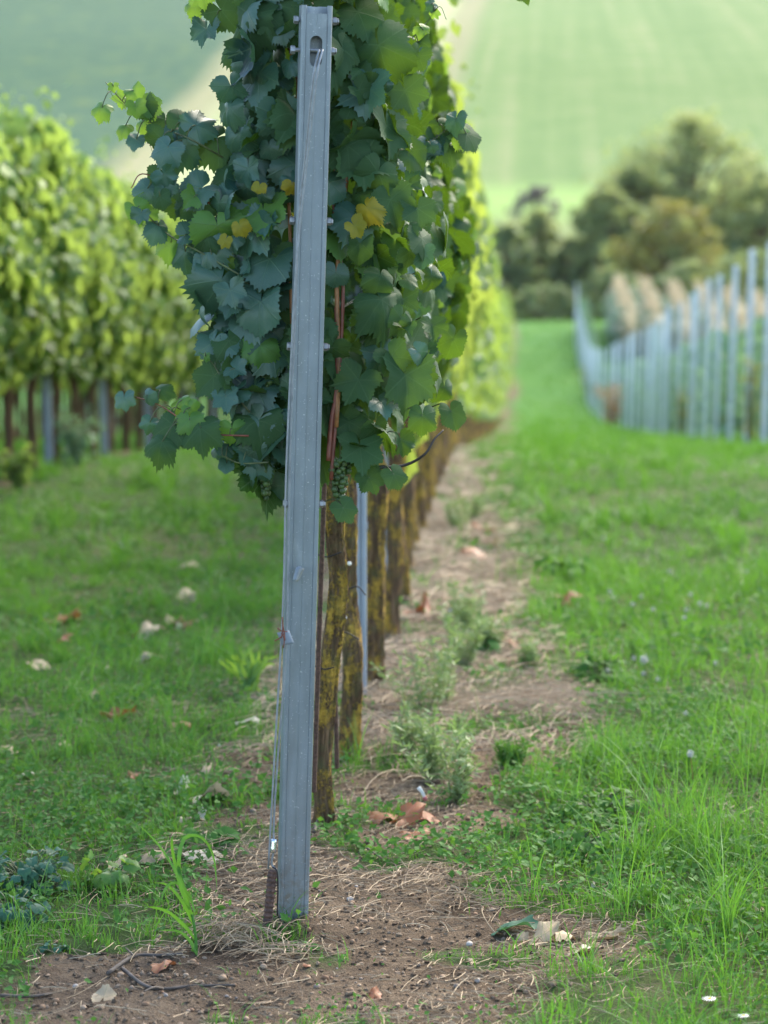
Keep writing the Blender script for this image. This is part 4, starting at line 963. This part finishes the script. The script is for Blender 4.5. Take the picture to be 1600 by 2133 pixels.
# clover and small broad-leaved plants
c = MB()
for (n, x0, x1, y0, y1, s0) in ((70000, -1.5, 2.0, 4.3, 8.5, 0.0075), (40000, -2.5, 3, 8.5, 16, 0.011)):
    X, Y = scatter(n, x0, x1, y0, y1, r_); cl_ = fbm(X * 2.6 + 3, Y * 2.6, 83, 3); gm = gmask(X, Y)
    keep = (r_.random(n) < np.clip((cl_ - 0.38) * 6, 0, 1) * np.clip(gm * 1.4, 0.03, 1)); X, Y = X[keep], Y[keep]; m = len(X)
    P = np.stack([X, Y, terrain(X, Y) + r_.uniform(0.004, 0.05, m)], -1)
    big_ = fbm(X * 1.7 + 20, Y * 1.7, 39, 2) > 0.5
    put_leaves(c, [QUAD], P, r_.normal(0, 0.5, (m, 3)) + [0, -0.2, 1], r_.normal(0, 1, (m, 3)), s0 * r_.uniform(0.6, 1.6, m) * np.where(big_, 1.5, 0.8))
kind(c.build('ground_cover', M['weed'], smooth=False), 'stuff', 'low clover and small leafy weeds among the grass')
# straw
s_ = MB(); n = 110000
X, Y = scatter(n, -1.3, 1.6, 4.3, 11.0, r_); gm = gmask(X, Y); st = fbm(X * 2.2, Y * 2.2, 97, 3)
keep = r_.random(n) < (1 - 0.8 * gm) * np.clip((st - 0.32) * 4.0, 0.08, 1); X, Y = X[keep], Y[keep]; m = len(X)
def straws(X, Y, L, w, lift, r_, mb, dirs=None, mi=0):
    m = len(X); a = r_.uniform(0, 2 * PI, m) if dirs is None else dirs; Z = terrain(X, Y); tq = np.linspace(-0.5, 0.5, 5); cv = r_.normal(0, 0.07, m)
    dr = np.stack([np.cos(a), np.sin(a), 0 * a], -1); sd = np.stack([-np.sin(a), np.cos(a), 0 * a], -1)
    C = np.stack([X, Y, Z + 0.005 + r_.random(m) * lift], -1)[:, None] + dr[:, None] * (L[:, None] * tq)[..., None] + sd[:, None] * (L[:, None] * cv[:, None] * (tq ** 2 * 4))[..., None]
    C[..., 2] = np.maximum(C[..., 2] + (r_.normal(0, 0.12, m) * L)[:, None] * tq + (lift * 0.7) * (0.25 - tq ** 2) * 4 * r_.random((m, 1)), terrain(C[..., 0], C[..., 1]) + 0.0035)
    up = np.array([0, 0, 1.0])
    A_ = C - sd[:, None] * w[:, None, None]; B_ = C + up * (w * 1.1)[:, None, None]; D_ = C + sd[:, None] * w[:, None, None]
    V = np.concatenate([A_, B_, D_], 1).reshape(-1, 3); o = (np.arange(m) * 15)[:, None]; F = []
    for k in range(4): F += [o + np.array([[k, k + 1, 6 + k, 5 + k]]), o + np.array([[5 + k, 6 + k, 11 + k, 10 + k]])]
    mb.add(V, np.concatenate(F, 0), mi)
straws(X, Y, r_.gamma(1.6, 0.019, m) + 0.008, r_.uniform(0.0004, 0.0012, m), 0.004, r_, s_)
# thick straw piles: at the anchor, and a mown swath to the right of the row
for (x, y, nn, sx, sy, L0, lift, da) in ((500, 1965, 260, 0.05, 0.05, 0.10, 0.03, None), (590, 1990, 90, 0.05, 0.03, 0.08, 0.012, None), (440, 1790, 60, 0.07, 0.08, 0.12, 0.03, None), (1110, 1470, 150, 0.12, 0.11, 0.26, 0.03, -0.35), (800, 1560, 110, 0.09, 0.2, 0.16, 0.04, None), (980, 1850, 200, 0.14, 0.12, 0.09, 0.015, None), (850, 1900, 150, 0.25, 0.12, 0.08, 0.01, None)):
    p = gpx(x, y); X = r_.normal(p[0], sx, nn); Y = r_.normal(p[1], sy, nn)
    straws(X, Y, L0 * r_.uniform(0.5, 1.5, nn), r_.uniform(0.0005, 0.0011, nn), lift, r_, s_, None if da is None else r_.normal(da, 0.25, nn), 0 if y > 1700 else 1)
X, Y = scatter(34000, -0.5, 1.4, 7.0, 20, r_, False); X = X + (Y - 5.55) * A_ROW; gm = gmask(X, Y); k_ = (r_.random(len(X)) < (1 - gm)) & (X < P0[0] + (Y - P0[1]) * A_ROW + 0.75); X, Y = X[k_], Y[k_]
straws(X, Y, r_.uniform(0.06, 0.22, len(X)), r_.uniform(0.00007, 0.00016, len(X)) * Y, 0.02, r_, s_, None, 1)
kind(s_.build('dry_straw', [M['straw'], M['straw_pale']], smooth=False), 'stuff', 'dry tan straw lying on the bare soil')
# pebbles and crumbs
iv, if_ = ico(2); iv1, if1 = ico(1)
def lumps(n, area, rmin, rmax, mat, name, label, hi, seed, flat=0.8, power=2.5):
    r_ = np.random.default_rng(seed); X, Y = scatter(n, *area, r_); gm = gmask(X, Y); k_ = r_.random(n) < np.clip(1.05 - 1.1 * gm, 0.03, 1); X, Y = X[k_], Y[k_]; m = len(X)
    V0, F0 = (iv, if_) if hi else (iv1, if1); R = rmin + (rmax - rmin) * r_.random(m) ** power
    nz = 1 + (0.10 if hi else 0.28) * r_.normal(0, 1, (m, len(V0), 1)).clip(-2, 2) * (0.35 if hi else 1)
    V = V0[None] * nz * (R[:, None, None] * np.stack([r_.uniform(0.8, 1.25, m), r_.uniform(0.8, 1.25, m), np.full(m, flat)], -1)[:, None])
    a = r_.uniform(0, 2 * PI, m); c_, s2 = np.cos(a)[:, None], np.sin(a)[:, None]
    V = np.stack([c_ * V[..., 0] - s2 * V[..., 1], s2 * V[..., 0] + c_ * V[..., 1], V[..., 2]], -1) + np.stack([X, Y, terrain(X, Y) + R * 0.35 * flat], -1)[:, None]
    o = (np.arange(m) * len(V0))[:, None, None]
    kind(MB().add(V.reshape(-1, 3), (F0[None] + o).reshape(-1, 3)).build(name, M[mat], smooth=hi), 'stuff', label)
lumps(3200, (-1.2, 1.6, 4.3, 8.2), 0.0018, 0.0075, 'pebble', 'pebbles', 'small round brown pebbles scattered on the bare soil', True, 51, 0.85, 1.6)
lumps(56000, (-1.2, 1.6, 4.3, 8.6), 0.001, 0.0065, 'crumb', 'soil_crumbs', 'crumbly brown soil clods', False, 52, 0.7, 3.0)

# dead leaves
def dead_leaf(x, y, rpx, mat, label, seed, group=None, name='dry_leaf'):
    p = gpx(x, y); r_ = np.random.default_rng(seed); dep = (p - CP) @ CF; s = 1.4 * rpx / FPX * dep
    V, F3, F4, uv = leaf_template(48, 900 + seed, cup=r_.uniform(-0.12, 0.3), fold=r_.uniform(-0.35, 0.35), droop=r_.uniform(-0.3, 0.4), wave=r_.uniform(0.1, 0.3))
    V = V + 0.16 * (fbm(V[:, 0] * 2.2 + seed, V[:, 1] * 2.2, seed, 2)[:, None] - 0.5) * np.array([0.6, 0.6, 1.6]); V[:, 0] = V[:, 0] * r_.uniform(0.45, 0.9)
    V = V * s * [r_.uniform(0.7, 1.1), 1.0, 1.0]; a = r_.uniform(0, 2 * PI); tl = r_.uniform(0.1, 0.5)
    V = np.stack([V[:, 0], V[:, 1] * math.cos(tl) - V[:, 2] * math.sin(tl), V[:, 1] * math.sin(tl) + V[:, 2] * math.cos(tl)], -1)
    V = np.stack([V[:, 0] * math.cos(a) - V[:, 1] * math.sin(a), V[:, 0] * math.sin(a) + V[:, 1] * math.cos(a), V[:, 2]], -1)
    V[:, 2] -= np.percentile(V[:, 2], 12)
    o = MB().add(V, [F3, F4] if len(F4) else F3, 0, uv).build(name, M[mat], loc=p + np.array([0, 0, 0.002]), use_uv=True)
    return tag(o, label, 'leaf', group)
DL = [(425, 1668, 42, 'dry_pale', 'long pale curled dead leaf on soil left of the guy wire'), (400, 1712, 28, 'dry_pale', 'small whitish dead leaf just below the long pale curled one'), (432, 1790, 44, 'dry_pale', 'crumpled whitish dead leaf left of the guy wire ferrule'),
      (250, 1808, 48, 'dry_tan', 'upright curled tan dead leaf behind the tall grass tuft on the left'), (312, 1795, 40, 'dry_tan', 'flat tan dead leaf between the upright curled leaf and the whitish leaf'), (345, 2016, 34, 'dry_red', 'orange brown dead leaf on the soil at lower left'),
      (115, 1298, 44, 'dry_red', 'brownish dead leaf in the grass at far left'), (390, 1252, 30, 'dry_tan', 'upright tan dead leaf in the grass left of the guy wire'), (372, 1305, 26, 'dry_tan', 'tan dead leaf below the upright tan one in left grass'), (298, 1332, 34, 'dry_tan', 'large tan dead leaf in the middle of the left grass'), (300, 1380, 28, 'dry_tan', 'tan dead leaf right below the large tan one in left grass'), (82, 1392, 34, 'dry_tan', 'tan dead leaf in the grass near the left frame edge'),
      (240, 1500, 38, 'dry_red', 'red brown dead leaf on the bare patch in left grass'), (130, 1556, 26, 'dry_tan', 'tan folded dead leaf at the edge of the left bare patch'), (45, 1622, 18, 'dry_pale', 'tiny whitish dead leaf at the left frame edge'),
      (1062, 1944, 50, 'weed_blue', 'fallen bluish green vine leaf on soil at lower right'), (1128, 1968, 42, 'dry_tan', 'leftmost of the four tan dead leaves at lower right'), (1180, 1966, 36, 'dry_tan', 'second tan dead leaf in the line of four at lower right'), (1208, 1988, 36, 'dry_pale', 'pale drooping dead leaf in the line of four at lower right'), (1252, 1966, 40, 'dry_tan', 'rightmost of the four tan dead leaves at lower right'), (1247, 1864, 18, 'dry_pale', 'small pale dead leaf in grass above the line of four'),
      (800, 1708, 34, 'dry_red', 'leftmost red brown dead leaf of the heap right of the front trunk'), (842, 1722, 42, 'dry_red', 'largest red brown dead leaf in the heap right of the front trunk'), (900, 1712, 34, 'dry_red', 'upright red brown dead leaf at the right of the heap'), (860, 1745, 34, 'dry_red', 'lowest red brown dead leaf of the heap right of the front trunk'),
      (885, 1288, 36, 'dry_red', 'reddish dead leaf beside the third lichened trunk'), (850, 1282, 30, 'dry_red', 'reddish dead leaf touching the foot of a lichened trunk'), (985, 1166, 30, 'dry_red', 'reddish dead leaf on the straw strip midway along the row'), (1185, 1262, 30, 'dry_red', 'red brown dead leaf at the soil and grass edge on the right'), (1175, 1250, 20, 'dry_red', 'small red brown dead leaf next to a larger one at the grass edge'), (1095, 1355, 30, 'dry_red', 'red brown dead leaf behind the mown straw swath'), (1580, 1902, 26, 'dry_tan', 'tan dead leaf in thick grass at the right frame edge'), (215, 2085, 26, 'dry_tan', 'curled tan dead leaf at the bottom left corner'), (510, 1510, 24, 'dry_pale', 'pale dead leaf on soil just left of the post')]
for k, (x, y, r, m_, lab) in enumerate(DL): dead_leaf(x, y, r, m_, lab, k)
r_ = np.random.default_rng(5)
for k in range(26):
    x, y = (r_.uniform(420, 1250), r_.uniform(1400, 2100)) if k < 14 else (r_.uniform(900, 1080), r_.uniform(960, 1350))
    dead_leaf(x, y, r_.uniform(10, 20) if k < 14 else r_.uniform(12, 24), ['dry_tan', 'dry_red', 'dry_tan'][k % 3], 'small crumpled dead leaf scrap lying on the bare soil strip', 60 + k, 'dead leaf scraps on the soil')

r_ = np.random.default_rng(9)
for k in range(16):
    dead_leaf(r_.uniform(20, 480), r_.uniform(1150, 1660), r_.uniform(14, 26), ['dry_tan', 'dry_red', 'dry_tan', 'dry_pale'][k % 4], 'small fallen dry leaf scattered in the left grass', 120 + k, 'fallen leaves in the left grass')
# twigs
def twig(pts, r, label, mat='twig', branches=(), lift=0.008):
    P = [];
    for x, y in pts: p = gpx(x, y); P.append(p + np.array([0, 0, lift]))
    o0 = P[0]; V, F = tube(spline(P, 24) - o0, np.linspace(r, r * 0.6, 24), 7); mb = MB().add(V, F)
    for b in branches:
        Q = [gpx(x, y) + np.array([0, 0, lift + 0.01 * k]) for k, (x, y) in enumerate(b)]; V, F = tube(spline(Q, 10) - o0, np.linspace(r * 0.7, r * 0.3, 10), 6); mb.add(V, F)
    return tag(mb.build('twig', M[mat], loc=o0), label, 'twig')
twig([(255, 2025), (300, 2060), (340, 2068), (400, 2062), (490, 2060)], 0.0042, 'bent dark twig lying across the soil at lower left', branches=[[(340, 2068), (322, 2075), (300, 2095)]])
twig([(225, 2035), (280, 2000), (340, 1998), (380, 1995)], 0.0045, 'dark twig above the bent one at lower left', branches=[[(280, 2000), (262, 1992)]])
twig([(720, 1745), (760, 1770), (795, 1795)], 0.004, 'dark straight twig right of the post foot', )
twig([(0, 2082), (60, 2084), (110, 2078)], 0.004, 'dark twig at the bottom left frame edge')
twig([(655, 1750), (662, 1725), (672, 1712)], 0.004, 'short pale grey twig standing against the post beside the front trunk', 'twig', lift=0.02)
twig([(570, 1440), (540, 1600), (530, 1640)], 0.0014, 'thin straw coloured stalk left of the guy wire', 'straw')
twig([(1000, 1440), (1080, 1405), (1130, 1398)], 0.002, 'long tan stalk above the mown straw swath', 'straw', lift=0.03)
twig([(760, 1510), (830, 1560), (925, 1622)], 0.0022, 'long tan stalk leaning across the soil right of the lichened trunks', 'straw', lift=0.05)
# pink plastic strip
p = gpx(882, 1672); pk = thing('plastic_strip', 'pink and white plastic strip standing in the soil right of the vines', 'litter', p)
P = np.array([px0(x, y, (p - CP) @ CF) for x, y in ((893, 1680), (884, 1660), (872, 1640))]) - p
for q, (a, b, mt) in enumerate(((0, 1, 'pink'), (1, 2, 'white'))):
    V, F = tube(spline([P[a], (P[a] + P[b]) / 2 + [0.002, 0, 0], P[b]], 8), np.linspace(0.004, 0.0055, 8) , 7); MB().add(V, F).build('strip', M[mt], pk)
# snails on the lichened trunk
def snail(c, r, label):
    t = np.linspace(0, 1, 40); a = t * 2 * PI * 2.6; q = r * (0.15 + 0.55 * t)
    V, F = tube(np.stack([q * np.cos(a), -r * 0.9 * (1 - t), q * np.sin(a)], -1), r * (0.12 + 0.42 * t), 9); tag(MB().add(V, F).build('snail_shell', M['shell'], loc=c), label, 'snail')
snail(px(718, 1286, 6.93), 0.0055, 'tiny white snail shell on the second lichened trunk'); snail(px(728, 1174, 6.93), 0.0055, 'tiny pinkish snail shell high on the second lichened trunk')

# ------------------------------------------------------------------ individual weeds
def horseweed(x, y, hpx, label, seed, mat='weed_pale', group='wispy weeds on the soil strip'):
    p = gpx(x, y); r_ = np.random.default_rng(seed); dep = (p - CP) @ CF; h = hpx / FPX * dep; root = thing('wispy_weed', label, 'weed', p, 0, group); st = MB(); lf = MB()
    for q in range(6 + seed % 4):
        d = np.array([r_.normal(0, 0.35), r_.normal(0, 0.3), 1.0]); L = h * r_.uniform(0.55, 1.05); b = np.array([r_.normal(0, 0.015), r_.normal(0, 0.015), -0.01])
        P = spline([b, b + d * L * 0.5, b + d * L + [0, 0, -0.02 * L]], 16); V, F = tube(P, np.linspace(0.0016, 0.0006, 16), 5); st.add(V, F)
        m = 90; i = r_.integers(2, 16, m); a = r_.uniform(0, 2 * PI, m); dr = np.stack([np.cos(a), np.sin(a), r_.uniform(0.1, 0.8, m)], -1)
        ln = 0.014 * r_.uniform(0.6, 1.5, m); C = P[i] + dr * ln[:, None] * 1.0
        put_leaves(lf, [NARROW], C, r_.normal(0, 1, (m, 3)) + [0, 0, 0.5], dr, ln)
    st.build('stem', M['stem'], root); lf.build('foliage', M[mat], root, smooth=False)
NARROW = (np.array([[0, -0.9, 0], [0.16, 0, 0.03], [0, 1.0, 0], [-0.16, 0, 0.03]]), np.zeros((0, 3), int), np.array([[0, 1, 2, 3]]), np.zeros((4, 2)))
HW_ = [(945, 1672, 150, 'lowest wispy green weed beside the pink plastic strip'), (905, 1625, 150, 'wispy weed just left of the one by the pink strip'), (880, 1500, 180, 'tall pale wispy weed left of the mown straw swath'), (925, 1470, 170, 'tall pale wispy weed touching the straw swath'), (860, 1575, 110, 'low wispy weed near the long leaning stalk'), (965, 1395, 130, 'wispy weed above the straw swath'), (990, 1330, 100, 'wispy weed in a tuft halfway along the soil strip'), (960, 1300, 90, 'wispy weed beside the tuft halfway along the soil strip'), (1055, 1600, 70, 'low wispy weed on the bare soil right of the pink strip'), (1020, 1360, 90, 'small wispy weed left of the broad green leaf'), (1110, 1390, 60, 'low wispy weed behind the straw swath at the right'), (985, 1090, 90, 'wispy weed tuft where the soil strip narrows'), (960, 1110, 70, 'small wispy weed left of the tuft where the strip narrows')]
for k, (x, y, h, lab) in enumerate(HW_): horseweed(x, y, h, lab, 30 + k, 'weed_pale' if k != 8 else 'weed')
def bladed_plant(name, label, x, y, blades_px, w, mat, stem_pts=None):
    p = gpx(x, y); dep = (p - CP) @ CF; root = thing(name, label, 'grass plant', p); r_ = np.random.default_rng(int(x)); mb = MB()
    for bl in blades_px:
        P = spline([px0(a, b, dep + r_.normal(0, 0.015)) for a, b in bl], 14) - p; T = nrm(np.gradient(P, axis=0)); sd = nrm(np.cross(T, np.array([0.3, 1.0, 0.2]))); tq = np.linspace(0, 1, 14); ww = w * np.minimum(1, 0.5 + tq * 2) * np.clip(1 - tq, 0, 1) ** 0.6
        nn = np.cross(sd, T); V = np.concatenate([P - sd * ww[:, None] + nn * ww[:, None] * 0.3, P, P + sd * ww[:, None] + nn * ww[:, None] * 0.3]); i = np.arange(13); mb.add(V, np.concatenate([np.stack([i, i + 1, i + 15, i + 14], -1), np.stack([i + 14, i + 15, i + 29, i + 28], -1)]))
    mb.build('blade', M[mat], root)
    if stem_pts:
        V, F = tube(spline([px0(a, b, dep) for a, b in stem_pts], 16) - p, np.linspace(0.0035, 0.0015, 16), 7); MB().add(V, F).build('stem', M[mat], root)
bladed_plant('tall_grass', 'tall single grass plant with long arching blades left of the anchor', 408, 1995, [[(400, 1905), (380, 1860), (365, 1815), (330, 1760), (290, 1718)], [(395, 1890), (382, 1850), (362, 1790), (358, 1745), (368, 1738)], [(378, 1830), (372, 1790), (385, 1745), (420, 1745), (445, 1785), (452, 1855)], [(408, 1960), (385, 1930), (350, 1900), (315, 1890), (300, 1892)], [(410, 1990), (395, 1960), (370, 1940), (330, 1938)], [(405, 1930), (380, 1880), (350, 1845), (320, 1838)], [(412, 1995), (405, 1970), (396, 2005), (398, 2020)], [(405, 1900), (395, 1870), (370, 1840), (345, 1850), (335, 1880)]], 0.0055, 'grass', [(410, 1998), (405, 1930), (385, 1850), (372, 1800)])
r_ = np.random.default_rng(3)
bladed_plant('plantain_clump', 'clump of broad upright green blades in the grass left of the post', 520, 1445, [[(520 + r_.normal(0, 14), 1445), (520 + 26 * q + r_.normal(0, 8), 1400 - r_.uniform(0, 20)), (520 + 48 * q, 1350 + abs(q) * 22 + r_.normal(0, 14))] for q in np.linspace(-1.3, 1.3, 16)], 0.0075, 'leaf_young')
def broad_weed(x, y, w, h, n, label, mat, seed, sz):
    p = gpx(x, y); dep = (p - CP) @ CF; k = dep / FPX; r_ = np.random.default_rng(seed); root = thing('broadleaf_weed', label, 'weed', p, 0); mb = MB(); st = MB()
    a = r_.uniform(0, 2 * PI, n); q = np.sqrt(r_.random(n)) * w * k; P = np.stack([q * np.cos(a), q * np.sin(a), h * k * r_.uniform(0.2, 1, n)], -1)
    put_leaves(mb, NEAR, P, np.stack([np.cos(a) * 0.4, np.sin(a) * 0.4 - 0.2, np.ones(n)], -1) + r_.normal(0, 0.25, (n, 3)), np.stack([np.cos(a), np.sin(a), -0.3 + 0 * a], -1), sz * k * r_.uniform(0.6, 1.2, n), 0, r_)
    for c_ in P: V, F = tube(spline([[c_[0] * 0.2, c_[1] * 0.2, -0.005], [c_[0] * 0.6, c_[1] * 0.6, c_[2] * 0.8], c_], 6), 0.0013, 5); st.add(V, F)
    mb.build('foliage', M[mat], root, use_uv=True); st.build('stem', M['stem'], root)
broad_weed(60, 1850, 90, 70, 90, 'bluish broad leaved weed at the left frame edge', 'weed_blue', 1, 15)
broad_weed(30, 1930, 70, 60, 60, 'second bluish broad leaved weed, below the first at the left edge', 'weed_blue', 2, 15)
broad_weed(115, 1985, 30, 20, 8, 'small bluish weed on the soil at lower left', 'weed_blue', 3, 14)
broad_weed(430, 1770, 60, 40, 24, 'dark green leafy weed behind the whitish dead leaf', 'weed', 4, 24)
broad_weed(225, 1850, 50, 60, 16, 'pale green leafy weed between the bluish weed and the tall grass', 'leaf_young', 5, 24)
broad_weed(1030, 1365, 36, 40, 8, 'single broad green leaf weed on the straw strip', 'weed', 6, 26)
broad_weed(1180, 1210, 60, 40, 26, 'dark leafy weed clump at the edge of the right grass', 'weed', 7, 24)
broad_weed(1260, 1420, 70, 50, 36, 'dark leafy weed clump below the dandelion seed head', 'weed', 8, 20)
broad_weed(1200, 1780, 90, 50, 60, 'dark feathery weed patch at the edge of the thick right grass', 'weed', 9, 15)
broad_weed(1250, 1700, 110, 45, 70, 'grey green creeping weed patch in the right grass', 'weed', 10, 15)
broad_weed(630, 1985, 40, 20, 14, 'small weed at the foot of the tall post', 'weed', 11, 12)

# flowers
def clover(x, y, label, group, hpx=34, r=5):
    p = gpx(x, y + hpx); dep = (p - CP) @ CF; k = dep / FPX; root = thing('white_clover', label, 'flower', p, 0, group); rr = np.random.default_rng(int(x * 7 + y))
    V, F = tube(spline([[0, 0, -0.005], [rr.normal(0, 0.004), 0, hpx * k * 0.5], [0, 0, hpx * k]], 8), 0.0009, 5); MB().add(V, F).build('stem', M['stem'], root)
    mb = MB(); m = 70; d = nrm(rr.normal(0, 1, (m, 3))); put_leaves(mb, [NARROW], d * r * k * 0.55 + [0, 0, hpx * k], np.cross(d, rr.normal(0, 1, (m, 3))), d, r * k * 0.75)
    mb.build('flower_head', M['fluff'], root, smooth=False)
cl_pts = [(938, 1272), (960, 1240), (1270, 1232), (1278, 1243), (1335, 1242), (1318, 1258), (1360, 1268), (1425, 1286), (1438, 1238), (1458, 1256), (1472, 1260), (1430, 1270), (1265, 1396), (1340, 1402), (1370, 1414), (1490, 1380), (1320, 1370), (1428, 1484), (1555, 1190), (1395, 1190), (1258, 1120)]
for k, (x, y) in enumerate(cl_pts): clover(x, y, 'white clover flower head standing in the right grass', 'white clover flowers in the right grass')
clover(255, 1137, 'lone white clover flower in the left grass', None)
def seedhead(x, y, hpx, r, label, stem='stem'):
    p = gpx(x, y + hpx); dep = (p - CP) @ CF; k = dep / FPX; root = thing('dandelion', label, 'flower', p); rr = np.random.default_rng(int(x)); c_ = np.array([0, 0, hpx * k])
    V, F = tube(spline([[0.01, 0, -0.005], [0.006, 0, hpx * k * 0.5], [0, 0, hpx * k]], 10), 0.0014, 6); MB().add(V, F).build('stem', M[stem], root)
    mb = MB(); m = 160; d = nrm(rr.normal(0, 1, (m, 3))); put_leaves(mb, [NARROW], c_ + d * r * k * 0.6, np.cross(d, rr.normal(0, 1, (m, 3))), d, r * k * 0.45); V, F = ico(1); mb.add(V * r * k * 0.5 + c_, F)
    mb.build('seed_head', M['fluff'], root, smooth=False)
seedhead(1341, 1373, 60, 11, 'round white dandelion seed head in the right grass'); seedhead(1437, 1568, 90, 9, 'closed whitish dandelion head on a reddish stalk in the right grass', 'cane_red')
def daisy(x, y, r, label):
    p = gpx(x, y + 14); dep = (p - CP) @ CF; k = dep / FPX; root = thing('daisy', label, 'flower', p, 0); h = 16 * k
    V, F = tube([[0, 0, -0.01], [0, 0, h * 0.6], [0, -0.002, h]], 0.001, 5); MB().add(V, F).build('stem', M['stem'], root)
    a = np.arange(18) / 18 * 2 * PI; d = np.stack([np.cos(a), np.sin(a) * 0.95, 0.15 + 0 * a], -1); mb = MB(); put_leaves(mb, [NARROW], d * r * k * 0.6 + [0, 0, h], np.tile([0, -0.1, 1.0], (18, 1)), d, r * k * 0.48); mb.build('petals', M['white'], root, smooth=False)
    V, F = ico(2); MB().add(V * [1, 1, 0.5] * r * k * 0.28 + [0, 0, h + 0.001], F).build('flower_disc', M['yellow'], root)
daisy(1478, 2083, 17, 'white daisy in the grass at the lower right corner'); daisy(1548, 2118, 14, 'white daisy nearest the bottom right corner')
# rust brown dried plant and tall weeds by the posts
def bushy(x, y, wpx, hpx, Yd, n, mat, name, label, seed, leaf):
    X = (x - 800) / FPX * Yd; zb = tz(X, Yd); k = Yd / FPX; r_ = np.random.default_rng(seed); root = thing(name, label, 'weed', (X, Yd, zb)); st = MB(); lf = MB()
    for q in range(7):
        e = np.array([r_.normal(0, 0.35) * wpx * k, r_.normal(0, 0.2) * wpx * k, hpx * k * r_.uniform(0.7, 1)]); P = spline([[0, 0, -0.02], e * [0.4, 0.4, 0.5], e], 10); V, F = tube(P, np.linspace(0.012, 0.004, 10), 5); st.add(V, F)
        m = n // 7; i = r_.integers(2, 10, m); put_leaves(lf, [QUAD], P[i] + r_.normal(0, 0.16 * wpx * k, (m, 3)) * [1, 1, 0.6], r_.normal(0, 1, (m, 3)), r_.normal(0, 1, (m, 3)) + [0, 0, 0.5], leaf * r_.uniform(0.6, 1.3, m))
    st.build('stem', M['stem'], root); lf.build('foliage', M[mat], root, smooth=False)
bushy(1277, 800, 50, 100, 62, 300, 'rust_plant', 'dried_plant', 'rust brown dried plant in front of the bare posts', 1, 0.06)
bushy(1565, 800, 40, 190, 25.5, 160, 'tree_yellow', 'tall_weed', 'tall yellowish weed leaning by the nearest bare posts', 2, 0.03)
bushy(1420, 850, 30, 110, 37, 140, 'tree_yellow', 'tall_weed', 'yellowish weed at the foot of the middle bare posts', 3, 0.03)
bushy(1225, 800, 30, 70, 92, 160, 'tree_dark', 'low_weed', 'dark weed at the alley side of the far posts', 4, 0.06)
bushy(160, 940, 90, 120, 17.6, 420, 'leaf_bluegreen', 'low_weed', 'leafy weed under the left vine row near the left edge', 5, 0.03)
bushy(30, 960, 60, 90, 15.5, 240, 'leaf_far', 'low_weed', 'leafy weed at the left frame edge under the left row', 6, 0.03)

hv = NT('haze_air')
pv = hv.n('VolumePrincipled', {'Color': (0.86, 0.92, 1.0, 1), 'Density': 0.00007, 'Anisotropy': 0.2})
hv.t.links.new(pv.outputs[0], hv.out.inputs[1])
V, F = box(-255, 255, -29, 950, -9, 115); kind(MB().add(V, F).build('haze', hv.m, smooth=False), 'stuff', 'thin pale summer haze')
# ------------------------------------------------------------------ camera, light, world
cam = bpy.data.cameras.new('camera'); co_ = bpy.data.objects.new('camera', cam); col.objects.link(co_)
co_.location = (0, 0, CAM_Z); co_.rotation_euler = (PI / 2 - PITCH, 0, 0)
cam.sensor_fit = 'VERTICAL'; cam.sensor_height = 17.3; cam.sensor_width = 13.0; cam.lens = 45; cam.clip_end = 5000; cam.clip_start = 0.05
cam.dof.use_dof = True; cam.dof.focus_distance = 5.62; cam.dof.aperture_fstop = 1.75
sc.camera = co_
AZ, EL = math.radians(28), math.radians(40)
w = bpy.data.worlds.new('World'); sc.world = w; w.use_nodes = True; nt = w.node_tree
sky = nt.nodes.new('ShaderNodeTexSky'); sky.sky_type = 'NISHITA'; sky.sun_disc = False; sky.sun_elevation = EL; sky.sun_rotation = AZ
bg = nt.nodes['Background']; nt.links.new(sky.outputs[0], bg.inputs[0]); bg.inputs[1].default_value = 0.15
su = bpy.data.lights.new('sun', 'SUN'); su.energy = 2.7; su.angle = math.radians(48); su.color = (1.0, 0.88, 0.68)
so = bpy.data.objects.new('sun', su); col.objects.link(so)
from mathutils import Vector
sd = Vector((math.sin(AZ) * math.cos(EL), math.cos(AZ) * math.cos(EL), math.sin(EL)))
so.rotation_euler = sd.to_track_quat('Z', 'Y').to_euler(); so.location = sd * 50
sc.view_settings.view_transform = 'Standard'; sc.view_settings.look = 'None'; sc.view_settings.exposure = 1.9; sc.view_settings.gamma = 1.0
sc.render.engine = 'CYCLES'; sc.cycles.use_denoising = True; sc.cycles.max_bounces = 8; sc.cycles.transmission_bounces = 6; sc.cycles.diffuse_bounces = 4
sc.cycles.sample_clamp_indirect = 6.0
